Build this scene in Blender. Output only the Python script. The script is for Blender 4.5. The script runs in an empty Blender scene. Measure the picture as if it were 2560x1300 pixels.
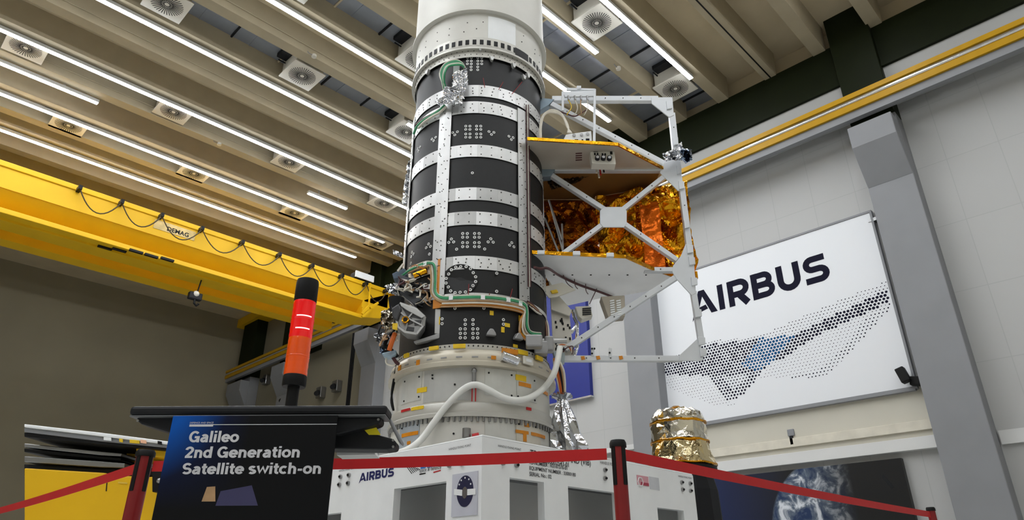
import bpy, bmesh, math, random
from mathutils import Vector, Matrix, noise

# ------------------------------------------------------------------ camera, light, exposure
SC = bpy.context.scene
COL = SC.collection
FPX, PITCH, ROLL, YAW = 1698.1, 0.441769, -0.0042275, 0.796382
CAMZ = 0.40
def _axes():
    a = Vector((math.cos(YAW), math.sin(YAW), 0)); b = Vector((-math.sin(YAW), math.cos(YAW), 0)); c = Vector((0, 0, 1))
    cp, sp = math.cos(PITCH), math.sin(PITCH)
    F = Vector((0, cp, sp)); U = Vector((0, -sp, cp)); R = Vector((1, 0, 0))
    cr, sr = math.cos(ROLL), math.sin(ROLL)
    R2 = cr * R + sr * U; U2 = -sr * R + cr * U
    conv = lambda v: Vector((a.dot(v), b.dot(v), c.dot(v)))
    return conv(R2), conv(U2), conv(F)
RV, UV, FV = _axes()
CAM = Vector((0, 0, CAMZ))
cam_data = bpy.data.cameras.new('camera'); cam = bpy.data.objects.new('camera', cam_data); COL.objects.link(cam)
cam_data.sensor_width = 36.0; cam_data.lens = FPX / 2560 * 36.0; cam_data.clip_end = 200
cam.matrix_world = Matrix((( RV.x, UV.x, -FV.x, CAM.x), (RV.y, UV.y, -FV.y, CAM.y), (RV.z, UV.z, -FV.z, CAM.z), (0, 0, 0, 1)))
SC.camera = cam
world = bpy.data.worlds.new('world'); SC.world = world; world.use_nodes = True
world.node_tree.nodes['Background'].inputs[0].default_value = (0.9, 0.95, 1.0, 1)
world.node_tree.nodes['Background'].inputs[1].default_value = 0.02
vs = SC.view_settings
vs.view_transform = 'Standard'; vs.look = 'None'; vs.gamma = 1.0; vs.use_curve_mapping = False
vs.exposure = 1.58
STRIP_POWER = 17.0            # emission of the ceiling light strips

# ------------------------------------------------------------------ helpers: rays and frames
def ray(px, py): return (px - 1280) / FPX * RV + (650 - py) / FPX * UV + FV
def at(px, py, ax, val):
    d = ray(px, py); return CAM + d * ((val - CAM[ax]) / d[ax])
HY = Vector((FV.x, FV.y, 0)).normalized()          # horizontal heading of the view
HX = Vector((HY.y, -HY.x, 0))
def fwd(px, py, d):
    r = ray(px, py); return CAM + r * (d / r.dot(HY))
AX = Vector((3.493, 3.852, 0))                     # axis of the satellite tube
def SP(px, py, yl=0.0):                            # point on the upright plane of the satellite's side frame
    r = ray(px, py); d = (AX - CAM).dot(HY) + yl
    return CAM + r * (d / r.dot(HY))
def cyl_hit(px, py, r):
    d = ray(px, py); o = CAM - AX
    a = d.x**2 + d.y**2; b = 2 * (o.x * d.x + o.y * d.y); c = o.x**2 + o.y**2 - r * r
    disc = b * b - 4 * a * c
    t = (-b - math.sqrt(disc)) / (2 * a) if disc > 0 else -b / (2 * a)
    p = CAM + d * t; n = Vector((p.x - AX.x, p.y - AX.y, 0)).normalized()
    return Vector((AX.x, AX.y, p.z)) + n * r, n
AXD = Vector((-AX.x, -AX.y, 0)).normalized()       # from the axis to the camera
A0 = math.atan2(AXD.y, AXD.x)
def ang(px, py, r):
    p, n = cyl_hit(px, py, r); a = math.atan2(n.y, n.x) - A0
    return (a + math.pi) % (2 * math.pi) - math.pi
def zf(py, r, px=1196): return cyl_hit(px, py, r)[0].z
def on_cyl(a, z, r): return Vector((AX.x + r * math.cos(A0 + a), AX.y + r * math.sin(A0 + a), z))

# ------------------------------------------------------------------ helpers: materials
def lin(c):
    return tuple(((x / 255) / 12.92 if x <= 10 else ((x / 255 + 0.055) / 1.055) ** 2.4) for x in c)
MATS = {}
def mat(name, rgb, rough=0.5, metal=0.0, var=0.08, scale=6.0, bump=0.0, bscale=40.0, coat=0.0, trans=0.0, emit=None, estr=0.0, spec=0.5):
    if name in MATS: return MATS[name]
    m = bpy.data.materials.new(name); m.use_nodes = True; nt = m.node_tree; N = nt.nodes; L = nt.links
    p = N['Principled BSDF']; c = lin(rgb)
    tc = N.new('ShaderNodeTexCoord'); nz = N.new('ShaderNodeTexNoise'); nz.inputs['Scale'].default_value = scale; nz.inputs['Detail'].default_value = 4
    L.new(tc.outputs['Object'], nz.inputs['Vector'])
    rmp = N.new('ShaderNodeValToRGB')
    rmp.color_ramp.elements[0].position = 0.3; rmp.color_ramp.elements[1].position = 0.7
    rmp.color_ramp.elements[0].color = tuple(x * (1 - var) for x in c) + (1,)
    rmp.color_ramp.elements[1].color = tuple(min(1, x * (1 + var)) for x in c) + (1,)
    L.new(nz.outputs['Fac'], rmp.inputs['Fac']); L.new(rmp.outputs['Color'], p.inputs['Base Color'])
    p.inputs['Specular IOR Level'].default_value = spec; p.inputs['Roughness'].default_value = rough; p.inputs['Metallic'].default_value = metal
    p.inputs['Coat Weight'].default_value = coat; p.inputs['Transmission Weight'].default_value = trans
    if bump:
        n2 = N.new('ShaderNodeTexNoise'); n2.inputs['Scale'].default_value = bscale; n2.inputs['Detail'].default_value = 3
        L.new(tc.outputs['Object'], n2.inputs['Vector'])
        b = N.new('ShaderNodeBump'); b.inputs['Strength'].default_value = bump; b.inputs['Distance'].default_value = 0.02
        L.new(n2.outputs['Fac'], b.inputs['Height']); L.new(b.outputs['Normal'], p.inputs['Normal'])
    if emit:
        p.inputs['Emission Color'].default_value = lin(emit) + (1,); p.inputs['Emission Strength'].default_value = estr
    MATS[name] = m; return m

# ------------------------------------------------------------------ helpers: meshes and objects
class MB:
    def __init__(s): s.v = []; s.f = []; s.m = []
    def add(s, vs_, fs_, mi=0):
        k = len(s.v); s.v += [Vector(v) for v in vs_]
        for f in fs_: s.f.append([k + i for i in f]); s.m.append(mi)
        return s
    def hexa(s, P, mi=0):       # 8 points, bottom loop then top loop
        return s.add(P, [(3,2,1,0),(4,5,6,7),(0,1,5,4),(1,2,6,5),(2,3,7,6),(3,0,4,7)], mi)
    def bx(s, x0, x1, y0, y1, z0, z1, mi=0):
        return s.hexa([(x0,y0,z0),(x1,y0,z0),(x1,y1,z0),(x0,y1,z0),(x0,y0,z1),(x1,y0,z1),(x1,y1,z1),(x0,y1,z1)], mi)
    def ob(s, c, ux, uy, uz, sx, sy, sz, mi=0):   # box about c, unit axes, full sizes
        c = Vector(c); a = Vector(ux) * sx / 2; b = Vector(uy) * sy / 2; d = Vector(uz) * sz / 2
        return s.hexa([c-a-b-d, c+a-b-d, c+a+b-d, c-a+b-d, c-a-b+d, c+a-b+d, c+a+b+d, c-a+b+d], mi)
    def bar(s, p0, p1, w, h, side=None, mi=0):    # w along side, h along the third direction
        p0 = Vector(p0); p1 = Vector(p1); d = (p1 - p0); L = d.length; d.normalize()
        side = Vector(side) if side is not None else (Vector((0,0,1)).cross(d) if abs(d.z) < .95 else Vector((1,0,0)).cross(d))
        side = (side - d * side.dot(d)).normalized(); up = d.cross(side)
        return s.ob((p0 + p1) / 2, d, side, up, L, w, h, mi)
    def prism(s, pts, vec, mi=0):
        n = len(pts); pts = [Vector(p) for p in pts]; vec = Vector(vec)
        fs = [tuple(range(n))[::-1], tuple(range(n, 2*n))] + [(i, (i+1) % n, n + (i+1) % n, n + i) for i in range(n)]
        return s.add(pts + [p + vec for p in pts], fs, mi)
    def tube(s, pts, r, n=8, mi=0, closed=False, cap=True):
        pts = [Vector(p) for p in pts]; N = len(pts); ref = None; V = []; rs = r if isinstance(r, (list, tuple)) else [r] * N
        for i, p in enumerate(pts):
            t = (pts[(i+1) % N] - pts[i-1]) if closed else (pts[min(i+1, N-1)] - pts[max(i-1, 0)])
            if t.length < 1e-9: t = Vector((0,0,1))
            t.normalize()
            if ref is None: ref = Vector((0,0,1)) if abs(t.z) < .9 else Vector((1,0,0))
            u = (ref - t * ref.dot(t))
            if u.length < 1e-6: u = t.orthogonal()
            u.normalize(); w = t.cross(u); ref = u
            V += [p + (u * math.cos(2*math.pi*k/n) + w * math.sin(2*math.pi*k/n)) * rs[i] for k in range(n)]
        fs = []
        for i in range(N if closed else N - 1):
            j = (i + 1) % N
            fs += [(i*n + k, i*n + (k+1) % n, j*n + (k+1) % n, j*n + k) for k in range(n)]
        if cap and not closed: fs += [tuple(range(n))[::-1], tuple((N-1)*n + k for k in range(n))]
        return s.add(V, fs, mi)
    def cyl(s, p0, p1, r0, r1=None, n=16, mi=0):
        return s.tube([p0, p1], [r0, r0 if r1 is None else r1], n, mi)
    def lathe(s, prof, c, n=48, a0=0.0, a1=2*math.pi, mi=0, close=False):   # prof (r,z) round the vertical through c
        c = Vector(c); full = abs(a1 - a0 - 2*math.pi) < 1e-6; m = n if full else n + 1; k = len(prof); V = []
        for i in range(m):
            a = a0 + (a1 - a0) * i / n
            V += [(c.x + r * math.cos(a), c.y + r * math.sin(a), c.z + z) for r, z in prof]
        fs = []
        for i in range(n):
            j = (i + 1) % m
            for q in range(k if close else k - 1):
                q2 = (q + 1) % k; fs.append((i*k + q, j*k + q, j*k + q2, i*k + q2))
        if not full and close: fs += [tuple(range(k)), tuple(n*k + q for q in range(k))]
        return s.add(V, fs, mi)
    def sphere(s, c, r, n=10, mi=0, sc=(1,1,1)):
        prof = [(max(1e-4, r * math.sin(math.pi * i / n)), -r * math.cos(math.pi * i / n)) for i in range(n + 1)]
        k = len(s.v); s.lathe(prof, (0,0,0), 2*n, mi=mi)
        for i in range(k, len(s.v)): s.v[i] = Vector(c) + Vector((s.v[i].x*sc[0], s.v[i].y*sc[1], s.v[i].z*sc[2]))
        return s
    def build(s, name, mats, parent=None, smooth=False, bevel=0.0, local=False, stuff=False, label=None):
        me = bpy.data.meshes.new(name); V = s.v
        if parent is not None and not local:
            inv = WM[parent.name].inverted(); V = [inv @ v for v in V]
        me.from_pydata([tuple(v) for v in V], [], s.f)
        mats = mats if isinstance(mats, (list, tuple)) else [mats]
        for m in mats: me.materials.append(m)
        me.polygons.foreach_set('material_index', s.m)
        bm = bmesh.new(); bm.from_mesh(me); bmesh.ops.recalc_face_normals(bm, faces=bm.faces); bm.to_mesh(me); bm.free()
        if smooth:
            me.polygons.foreach_set('use_smooth', [True] * len(me.polygons))
            try: me.set_sharp_from_angle(angle=math.radians(38))
            except Exception: pass
        me.update()
        o = bpy.data.objects.new(name, me); COL.objects.link(o)
        if parent is not None: o.parent = parent; WM[o.name] = WM[parent.name]
        else: WM[o.name] = Matrix.Identity(4)
        if bevel:
            b = o.modifiers.new('bevel', 'BEVEL'); b.width = bevel; b.segments = 2; b.limit_method = 'ANGLE'
        if stuff: o['kind'] = 'stuff'
        if label: o['label'] = label
        return o
WM = {}
def thing(name, label, cat, loc=(0,0,0), rz=0.0, group=None):
    o = bpy.data.objects.new(name, None); COL.objects.link(o); o.empty_display_size = 0.1
    o.location = loc; o.rotation_euler = (0, 0, rz); WM[o.name] = Matrix.Translation(Vector(loc)) @ Matrix.Rotation(rz, 4, 'Z')
    return tag(o, label, cat, group)
def tag(o, label, cat, group=None):
    o['label'] = label; o['category'] = cat
    if group: o['group'] = group
    return o
def struct(o): o['kind'] = 'structure'; return o
def copy_tree(o, loc=None, label=None, parent=None):
    c = o.copy(); COL.objects.link(c)
    if parent is not None: c.parent = parent
    else: c.parent = None
    if loc is not None: c.location = loc
    if label: c['label'] = label
    WM[c.name] = Matrix.Translation(c.location) @ Matrix.Rotation(c.rotation_euler.z, 4, 'Z') if parent is None else WM[parent.name]
    for ch in list(o.children): copy_tree(ch, parent=c)
    return c
def smooth_path(pts, n=6):
    pts = [Vector(p) for p in pts]; out = []
    for i in range(len(pts) - 1):
        p0 = pts[max(i-1, 0)]; p1 = pts[i]; p2 = pts[i+1]; p3 = pts[min(i+2, len(pts)-1)]
        for k in range(n):
            t = k / n
            out.append(0.5 * ((2*p1) + (p2-p0)*t + (2*p0-5*p1+4*p2-p3)*t*t + (3*p1-p0-3*p2+p3)*t*t*t))
    return out + [pts[-1]]
def curved_patch(mb, a0, a1, z0, z1, r, t=0.004, mi=0, n=None):
    n = n or max(1, int(abs(a1 - a0) / math.radians(4)))
    mb.lathe([(r - 0.002, z0), (r + t, z0), (r + t, z1), (r - 0.002, z1)], (AX.x, AX.y, 0), n, A0 + a0, A0 + a1, mi, close=True)
def text(s, name, m, parent, org, xd, up, width=None, size=None, bold=0.0, ext=0.001, local=False, space=1.0, slant=0.0, label=None):
    cu = bpy.data.curves.new('txt', 'FONT'); cu.body = s; cu.size = 1.0; cu.offset = bold; cu.space_character = space; cu.shear = slant
    cu.resolution_u = 4
    to = bpy.data.objects.new('txt', cu); COL.objects.link(to); bpy.context.view_layer.update()
    me = bpy.data.meshes.new_from_object(to); bpy.data.objects.remove(to); bpy.data.curves.remove(cu)
    xs = [v.co.x for v in me.vertices]; k = (width / (max(xs) - min(xs))) if width else size; x0 = min(xs)
    xd = Vector(xd).normalized(); up = Vector(up).normalized(); nn = xd.cross(up); org = Vector(org); mb = MB()
    mb.v = [org + xd * ((v.co.x - x0) * k) + up * (v.co.y * k) + nn * ext for v in me.vertices]
    mb.f = [list(p.vertices) for p in me.polygons]; mb.m = [0] * len(mb.f); bpy.data.meshes.remove(me)
    return mb.build(name, m, parent, local=local, label=label)
def thick(mb, path, w, org, xd, up, sx, sy, ext, mi=0, closed=False):    # stroke of width w drawn in the plane xd, up and extruded
    path = [p for i, p in enumerate(path) if i == 0 or (p[0]-path[i-1][0])**2 + (p[1]-path[i-1][1])**2 > 1e-6]
    P = [Vector((p[0], p[1], 0)) for p in path]; n = len(P); Lf = []; Rt = []
    for i in range(n):
        d0 = (P[i] - P[i-1]).normalized() if i > 0 else None; d1 = (P[i+1] - P[i]).normalized() if i < n-1 else None
        d0 = d0 or d1; d1 = d1 or d0; n0 = Vector((-d0.y, d0.x, 0)); n1 = Vector((-d1.y, d1.x, 0))
        m = (n0 + n1); m.normalize(); k = w / 2 / max(.7, m.dot(n0)); Lf.append(P[i] + m * k); Rt.append(P[i] - m * k)
    nn = Vector(xd).cross(Vector(up)).normalized() * ext
    cv = lambda q: Vector(org) + Vector(xd) * q.x * sx + Vector(up) * q.y * sy
    if n > 2 or True:
        k0 = len(mb.f)
    for i in range(n - 1):
        nn2 = nn * (1 + .012 * ((k0 + i) % 37))
        mb.prism([cv(Lf[i]), cv(Lf[i+1]), cv(Rt[i+1]), cv(Rt[i])], nn2, mi)
def crumple(u, v, seed, fr=1.0):
    rr = random.Random(seed); h = 0
    w = noise.noise(Vector((u*fr*.9 + seed, v*fr*.9, seed))) * .55
    for k in range(6):
        a = rr.uniform(0, math.pi); f = fr * rr.uniform(.6, 2.2); ph = rr.uniform(0, 1)
        q = (u*math.cos(a) + v*math.sin(a)) * f + ph + w * rr.uniform(.4, 1.3)
        h += abs((q % 1.0) * 2 - 1) / f
    return h * fr / 4.0
def arc(cx, cy, rx, ry, a0, a1, n=10):
    return [(cx + rx * math.cos(math.radians(a0 + (a1-a0)*i/n)), cy + ry * math.sin(math.radians(a0 + (a1-a0)*i/n))) for i in range(n + 1)]
def logo_letters(mb, org, xd, up, width, height, ext=0.002):
    """six heavy sans capitals, total advance 5.35 units wide"""
    k = width / 5.45; h = height
    def poly(pts, x0): mb.prism([Vector(org) + Vector(xd) * (x0 + x) * k + Vector(up) * y * h for x, y in pts], Vector(xd).cross(Vector(up)).normalized() * ext)
    def st(path, x0, w=.235): thick(mb, [(x0 + x, y) for x, y in path], w, org, xd, up, k, h, ext)
    poly([(0,-.16),(.40,1),(.55,1),(.55,.74),(.37,.33),(.24,.10)], 0)
    poly([(.55,1),(.66,1),(1.13,0),(.86,0),(.55,.74)], 0)
    poly([(.24,.10),(.37,.33),(.66,.38),(.74,.20)], 0)
    st([(.12,0),(.12,1)], 1.22)
    st([(.12,0),(.12,1)], 1.64); st([(.05,.885)] + arc(.50,.655,.26,.23,90,-90) + [(.1,.425)], 1.64); st([(.42,.45),(.76,0)], 1.64, .26)
    st([(.12,0),(.12,1)], 2.62); st([(.05,.885)] + arc(.50,.70,.21,.185,90,-90) + [(.1,.515)], 2.62, .22); st([(.1,.5)] + arc(.54,.307,.23,.193,90,-90) + [(.05,.114)], 2.62, .22)
    st([(.12,1),(.12,.40)] + arc(.43,.40,.31,.29,180,360) + [(.74,.40),(.74,1)], 3.62)
    st([(.80,.885),(.36,.885)] + arc(.33,.695,.20,.19,90,265,9) + arc(.56,.31,.22,.195,85,-90,9) + [(.04,.115)], 4.60, .225)
def _n(s): return [(.15,.36)] + arc(.335,.40,.185,.225,180,0) + [(.52,0)]
GLY = {' ':(.30,[]), 'l':(.30,[[(.15,0),(.15,1)]]), 'i':(.30,[[(.15,0),(.15,.72)],[(.15,.84),(.15,1)]]), 'o':(.66,[arc(.33,.36,.235,.27,0,360,24)]),
 'a':(.64,[[(.49,0),(.49,.45)] + arc(.31,.45,.18,.175,0,150), [(.50,.42),(.30,.385)] + arc(.25,.225,.135,.14,100,285) + [(.50,.2)]]),
 'e':(.64,[arc(.33,.36,.235,.27,0,322,20), [(.12,.36),(.64,.36)]]), 'n':(.67,[[(.15,0),(.15,.72)], _n(0)]), 'h':(.67,[[(.15,0),(.15,1)], _n(0)]),
 'd':(.68,[arc(.31,.36,.215,.27,0,360,24), [(.53,0),(.53,1)]]), 'r':(.44,[[(.15,0),(.15,.72)], [(.15,.32)] + arc(.37,.36,.22,.27,180,85)]),
 't':(.42,[[(.20,.92),(.20,.22)] + arc(.32,.22,.12,.125,180,270) + [(.40,.095)], [(.03,.63),(.40,.63)]]), '-':(.42,[[(.06,.36),(.36,.36)]]),
 'S':(.74,[arc(.36,.70,.225,.21,30,250,12) + arc(.375,.30,.25,.205,75,-150,12)]), 's':(.60,[arc(.29,.51,.175,.125,30,250,10) + arc(.30,.21,.195,.125,75,-150,10)]),
 'G':(.84,[arc(.41,.5,.30,.405,42,338,20) + [(.70,.46)], [(.43,.45),(.795,.45)], [(.70,.45),(.70,0)]]), '2':(.66,[arc(.33,.69,.21,.215,175,-30,12) + [(.17,.12)], [(.08,.095),(.60,.095)]]),
 'w':(.86,[[(.06,.72),(.24,.14),(.43,.60),(.62,.14),(.80,.72)]]), 'c':(.60,[arc(.33,.36,.235,.27,48,312,16)])}
def stroke_text(mb, s, org, xd, up, width, cap, ext=.0008, w=.19):
    tot = sum(GLY[c][0] for c in s); k = width / tot; x = 0
    for c in s:
        for P in GLY[c][1]: thick(mb, [(x + a, b) for a, b in P], w, org, xd, up, k, cap, ext)
        x += GLY[c][0]
random.seed(7)

# ------------------------------------------------------------------ materials used across the hall
M_conc = mat('beam concrete', (172,160,134), .8, var=.05, scale=3)
M_soff = mat('soffit concrete', (200,185,154), .85, var=.06, scale=2)
M_deck = mat('galvanised deck', (160,166,176), .38, .55, var=.15, scale=2, bump=.15, bscale=4)
M_wall = mat('white painted wall', (214,214,212), .7, var=.03, scale=1.2)
M_wallb = mat('beige painted wall', (200,196,182), .7, var=.04, scale=1.2)
M_grey = mat('grey painted concrete', (134,135,138), .6, var=.05, scale=2)
M_green = mat('dark green paint', (20,26,6), .6, var=.12, scale=3, spec=.15)
M_yel = mat('crane yellow paint', (226,178,18), .5, var=.04, scale=2, spec=.3)
M_alu = mat('brushed aluminium', (205,206,208), .33, .85, var=.06, scale=12)
M_white = mat('white powder coat', (236,238,238), .45, var=.03)
M_offw = mat('off white plastic', (214,210,198), .5, var=.03)
M_black = mat('black plastic', (10,10,11), .5, var=.1, spec=.25)
M_dark = mat('dark anthracite', (26,27,30), .55, var=.08, spec=.25)
M_steel = mat('dull steel', (150,150,150), .35, .9, var=.08)
M_navy = mat('navy ink', (10,9,34), .6, var=.05, spec=.12)
M_kap = mat('orange tape', (205,128,22), .35, var=.1, scale=20)
M_ytape = mat('yellow tape', (228,190,30), .4, var=.08, scale=20)
M_red = mat('red strap', (176,8,14), .55, var=.06)

# ================================================================== THE HALL
RB = 8.20; SOF = 8.66; DECK = 8.55; FSOF = 8.88; XW = 9.95          # rib bottoms, soffit, metal deck, right wall
XL, YN, YF = -12.0, -7.5, 22.9
M_floor = mat('grey epoxy floor', (184,185,182), .35, var=.05, scale=1)
struct(MB().bx(XL - .2, XW + .2, YN - .2, YF + .2, -.12, 0).build('floor', M_floor))
def block_wall():
    m = bpy.data.materials.new('painted blockwork'); m.use_nodes = True; N = m.node_tree.nodes; L = m.node_tree.links; p = N['Principled BSDF']
    tc = N.new('ShaderNodeTexCoord'); mp = N.new('ShaderNodeMapping'); mp.inputs['Rotation'].default_value = (math.pi/2, 0, math.pi/2)
    sep = N.new('ShaderNodeSeparateXYZ'); cmb = N.new('ShaderNodeCombineXYZ'); L.new(tc.outputs['Object'], sep.inputs[0])
    L.new(sep.outputs['Y'], cmb.inputs['X']); L.new(sep.outputs['Z'], cmb.inputs['Y'])
    br = N.new('ShaderNodeTexBrick'); br.inputs['Scale'].default_value = 1.0; br.inputs['Brick Width'].default_value = .62; br.inputs['Row Height'].default_value = .95
    br.inputs['Mortar Size'].default_value = .006; br.offset = 0.0
    c = lin((182,182,180))
    br.inputs['Color1'].default_value = c + (1,); br.inputs['Color2'].default_value = tuple(x*.97 for x in c) + (1,); br.inputs['Mortar'].default_value = tuple(x*.88 for x in c) + (1,)
    L.new(cmb.outputs[0], br.inputs['Vector']); L.new(br.outputs['Color'], p.inputs['Base Color']); p.inputs['Roughness'].default_value = .6
    return m
M_block = block_wall()
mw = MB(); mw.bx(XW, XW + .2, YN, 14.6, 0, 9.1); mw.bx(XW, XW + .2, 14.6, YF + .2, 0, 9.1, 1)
struct(mw.build('wall_right', [M_block, mat('tan wall with painted dimness', (134,127,108), .75, var=.05, scale=.8)]))  # far stretch of tan wall coloured darker to imitate weaker light there
struct(MB().bx(XL, XW, YF, YF + .2, 0, 9.1).build('wall_far', mat('far wall paint', (138,129,106), .75, var=.06, scale=.8)))
struct(MB().bx(XL - .2, XL, YN, YF + .2, 0, 9.1).build('wall_left', M_wallb))
struct(MB().bx(XL, XW, YN - .2, YN, 0, 9.1).build('wall_near', M_wallb))
RIBS = [2.42, 3.26, 4.15, 5.00, 5.88, 6.75, 7.62, 8.48, 9.39, 10.22, 11.10, 11.92, 12.86, 13.62, 14.15, 15.0, 15.9, 16.8]
NEAR = [1.55, .68, -.2, -1.1, -2.0, -2.9, -3.8, -4.7, -5.6, -6.5]
DECKS = {(4.15,5.00),(5.00,5.88),(6.75,7.62),(8.48,9.39),(11.10,11.92),(12.86,13.62)}
mb = MB()
ys = sorted(RIBS + NEAR)
mb.bx(XL, XW, YN, ys[0], SOF, 9.1); mb.bx(XL, XW, ys[-1], YF, FSOF, 9.1)
for k in range(26):
    x = XL + .6 + k * .84
    for (y0, y1) in DECKS:
        if x < XW - .3: mb.bx(x - .014, x + .014, y0, y1, DECK - .03, DECK + .05, 2 if k % 3 else 0); mb.bx(x + .3, x + .315, y0, y1, DECK - .012, DECK + .05, 1)
mb.bx(XW - .03, XW, YN, 15.6, 8.2, 9.0)
for y0, y1 in zip(ys, ys[1:]):
    if (y0, y1) in DECKS: mb.bx(XL, XW, y0, y1, DECK, 9.1, 1)
    else: mb.bx(XL, XW, y0, y1, SOF, 9.1)
struct(mb.build('ceiling', [M_soff, M_deck, M_dark]))
tw = {2.42:'nearest the top right corner of the photo', 3.26:'split by a dark joint, right of the rightmost strip', 4.15:'carrying the rightmost light strip by the wall diffuser',
      5.00:'left of the wall diffuser, carrying a light strip that stops short', 5.88:'passing behind the bracket on top of the side frame', 6.75:'plain, just left of the rib behind the frame bracket',
      7.62:'carrying the topmost strip left of the tube', 8.48:'plain, edging the blue deck bay with the largest diffuser', 9.39:'carrying the strip under the largest left diffuser',
      10.22:'plain pale, midway between the two longest strips', 11.10:'carrying the long strip beside the middle diffusers', 11.92:'plain, right below the middle diffusers, above a short light',
      12.86:'carrying the strip next to the lowest diffusers', 13.62:'plain, below the lowest diffuser row', 14.15:'carrying the lowest light strip above the yellow crane', 15.0:'close above the yellow crane girder',
      15.9:'hidden mostly behind the yellow girder, second beyond it', 16.8:'furthest, behind the yellow crane girder'}
for y in RIBS + NEAR:
    m = MB(); b, t = .10, .13
    m.prism([(XL, y-b, RB), (XL, y+b, RB), (XL, y+t, SOF+.05), (XL, y-t, SOF+.05)], (XW - .24 - XL, 0, 0))
    if y == 3.26: m.bx(XL, XW-.24, y-.012, y+.012, RB-.002, RB+.01, 1)
    lab = 'beige concrete ceiling rib ' + tw[y] if y in tw else 'beige concrete ceiling rib overhead in front of the visitors'
    o = m.build('ceiling_rib', [M_conc, M_black]); tag(o, lab, 'ceiling beam', None if y in tw else 'ceiling ribs over the visitors')
# thin conduits clipped along the near faces of the plain ribs
for (y, lab) in ((10.22, 'thin pale conduit along the pale rib midway between the two longest strips'), (8.48, 'thin pale conduit along the rib edging the blue deck bay'), (11.92, 'thin pale conduit along the rib below the middle diffusers')):
    o = MB().cyl((XL, y - .129, RB + .135), (XW - .3, y - .129, RB + .135), .010, n=8).build('conduit', M_conc); tag(o, lab, 'conduit')

# ---- strip lights
M_lamp = mat('lit light strip', (255,255,252), .4, emit=(246,250,255), estr=STRIP_POWER)
M_lhouse = mat('light strip housing', (190,190,186), .5)
def strip(x0, x1, y, lab, dy=.0, grp=None):
    rib = min(abs(y - r) for r in RIBS + NEAR) < .12; up = .021 if rib else SOF - RB
    t = thing('strip_light', lab, 'light', (x0, y, RB - .07 - .021), 0, grp)
    L = x1 - x0
    for u in ((.05, .5, .95) if L > 3 else (.25, .75)): MB().bx(L*u - .02, L*u + .02, -.015, .015, .07, .07 + up).build('mount', M_lhouse, t, local=True)
    MB().bx(0, L, -.04, .04, .012, .07).build('housing', M_lhouse, t, local=True)
    MB().bx(.01, L - .01, -.034, .034, 0, .0125).build('diffuser_tube', M_lamp, t, local=True)
    return t
strip(-4, 8.66, 9.44, 'long white light strip, second from the top in the left half')
strip(-3, 8.66, 11.18, 'long white light strip through the middle of the left ceiling')
strip(-1, 8.66, 12.98, 'white light strip between the middle and the lowest diffusers')
strip(.4, 8.66, 14.22, 'lowest white light strip above the yellow crane')
strip(-4, 8.66, 7.68, 'topmost white light strip left of the tube')
strip(-9, 8.68, 4.20, 'rightmost white light strip ending beside the wall diffuser')
strip(-9, 7.06, 4.96, 'white light strip at the top just right of the tube, ending in mid ceiling')
strip(-9, 8.66, 5.91, 'white light strip passing behind the bracket on the side frame')
strip(6.05, 7.05, 12.18, 'short white light on its own above the crane lamp')
strip(6.04, 7.6, 8.63, 'short white light half hidden by the left edge of the tube')
strip(-.4, 1.81, 12.07, 'short white light with only its end showing at the left edge')
for y in (1.6, -1.1, -3.8): strip(-9, 8.66, y, 'unseen white light strip overhead, added to light the satellite front', grp='added light strips over the visitors')  # unseen strips continuing the row, added to light the satellite and base fronts

# ---- ventilation diffusers in the deck bays
M_slot = mat('dark slot', (22,22,20), .8)
def make_diffuser(loc, lab):
    t = thing('air_diffuser', lab, 'air diffuser', loc)
    MB().bx(-.25, .25, -.25, .25, .03, .34).build('box', M_offw, t, local=True)
    MB().bx(-.285, .285, -.285, .285, 0, .03).build('face_plate', M_offw, t, local=True, bevel=.006)
    m = MB()
    for k in range(36):
        a = 2 * math.pi * k / 36; d = Vector((math.cos(a), math.sin(a), 0)); s = Vector((-d.y, d.x, 0)); r0 = .075 if k % 2 else .035
        m.ob(d * ((r0 + .225) / 2) + Vector((0,0,-.0005)), d, s, (0,0,1), .225 - r0, .0105, .004)
    m.build('swirl_slots', M_slot, t, local=True)
    for y in (-.18, .18): MB().cyl((-.38, y, .24), (-.25, y, .24), .012).build('hanger', M_dark, t, local=True)
    MB().bx(-.42, -.25, -.17, .17, .27, .345).build('duct_end', M_dark, t, local=True)
    return t
dfs = [((8.80,4.58),'white square swirl diffuser by the green beam, right of the side frame'), ((6.60,4.60),'white swirl diffuser cut by the top edge right of the tube'),
       ((5.18,7.20),'white swirl diffuser at the top touching the left side of the tube'), ((4.03,8.93),'large white swirl diffuser in the upper left ceiling, largest of all'),
       ((6.27,8.95),'white swirl diffuser half hidden behind the tube at frame height'), ((2.88,11.485),'white swirl diffuser furthest left, under the middle strip'),
       ((5.21,11.485),'white swirl diffuser in the middle of the left ceiling'), ((7.58,11.485),'white swirl diffuser at the end of the middle row, beside the hanging foil'),
       ((4.01,13.30),'small white swirl diffuser above the crane name plate'), ((6.37,13.33),'small white swirl diffuser left of the end of the second lowest strip'), ((8.70,13.30),'smallest white swirl diffuser, at the end of the second lowest strip'),
       ((1.79,8.93),'white swirl diffuser at the upper left corner of the ceiling'), ((2.94,7.2),'white swirl diffuser at the top edge left of centre'), ((.55,11.485),'white swirl diffuser beyond the left edge in the middle row'), ((1.65,13.3),'small white swirl diffuser at the left edge above the crane')]
d0 = None
for (x, y), lab in dfs:
    if d0 is None: d0 = make_diffuser((x, y, RB), lab); d0['group'] = 'swirl diffusers in the ceiling bays'
    else: copy_tree(d0, Vector((x, y, RB)), lab)

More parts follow.
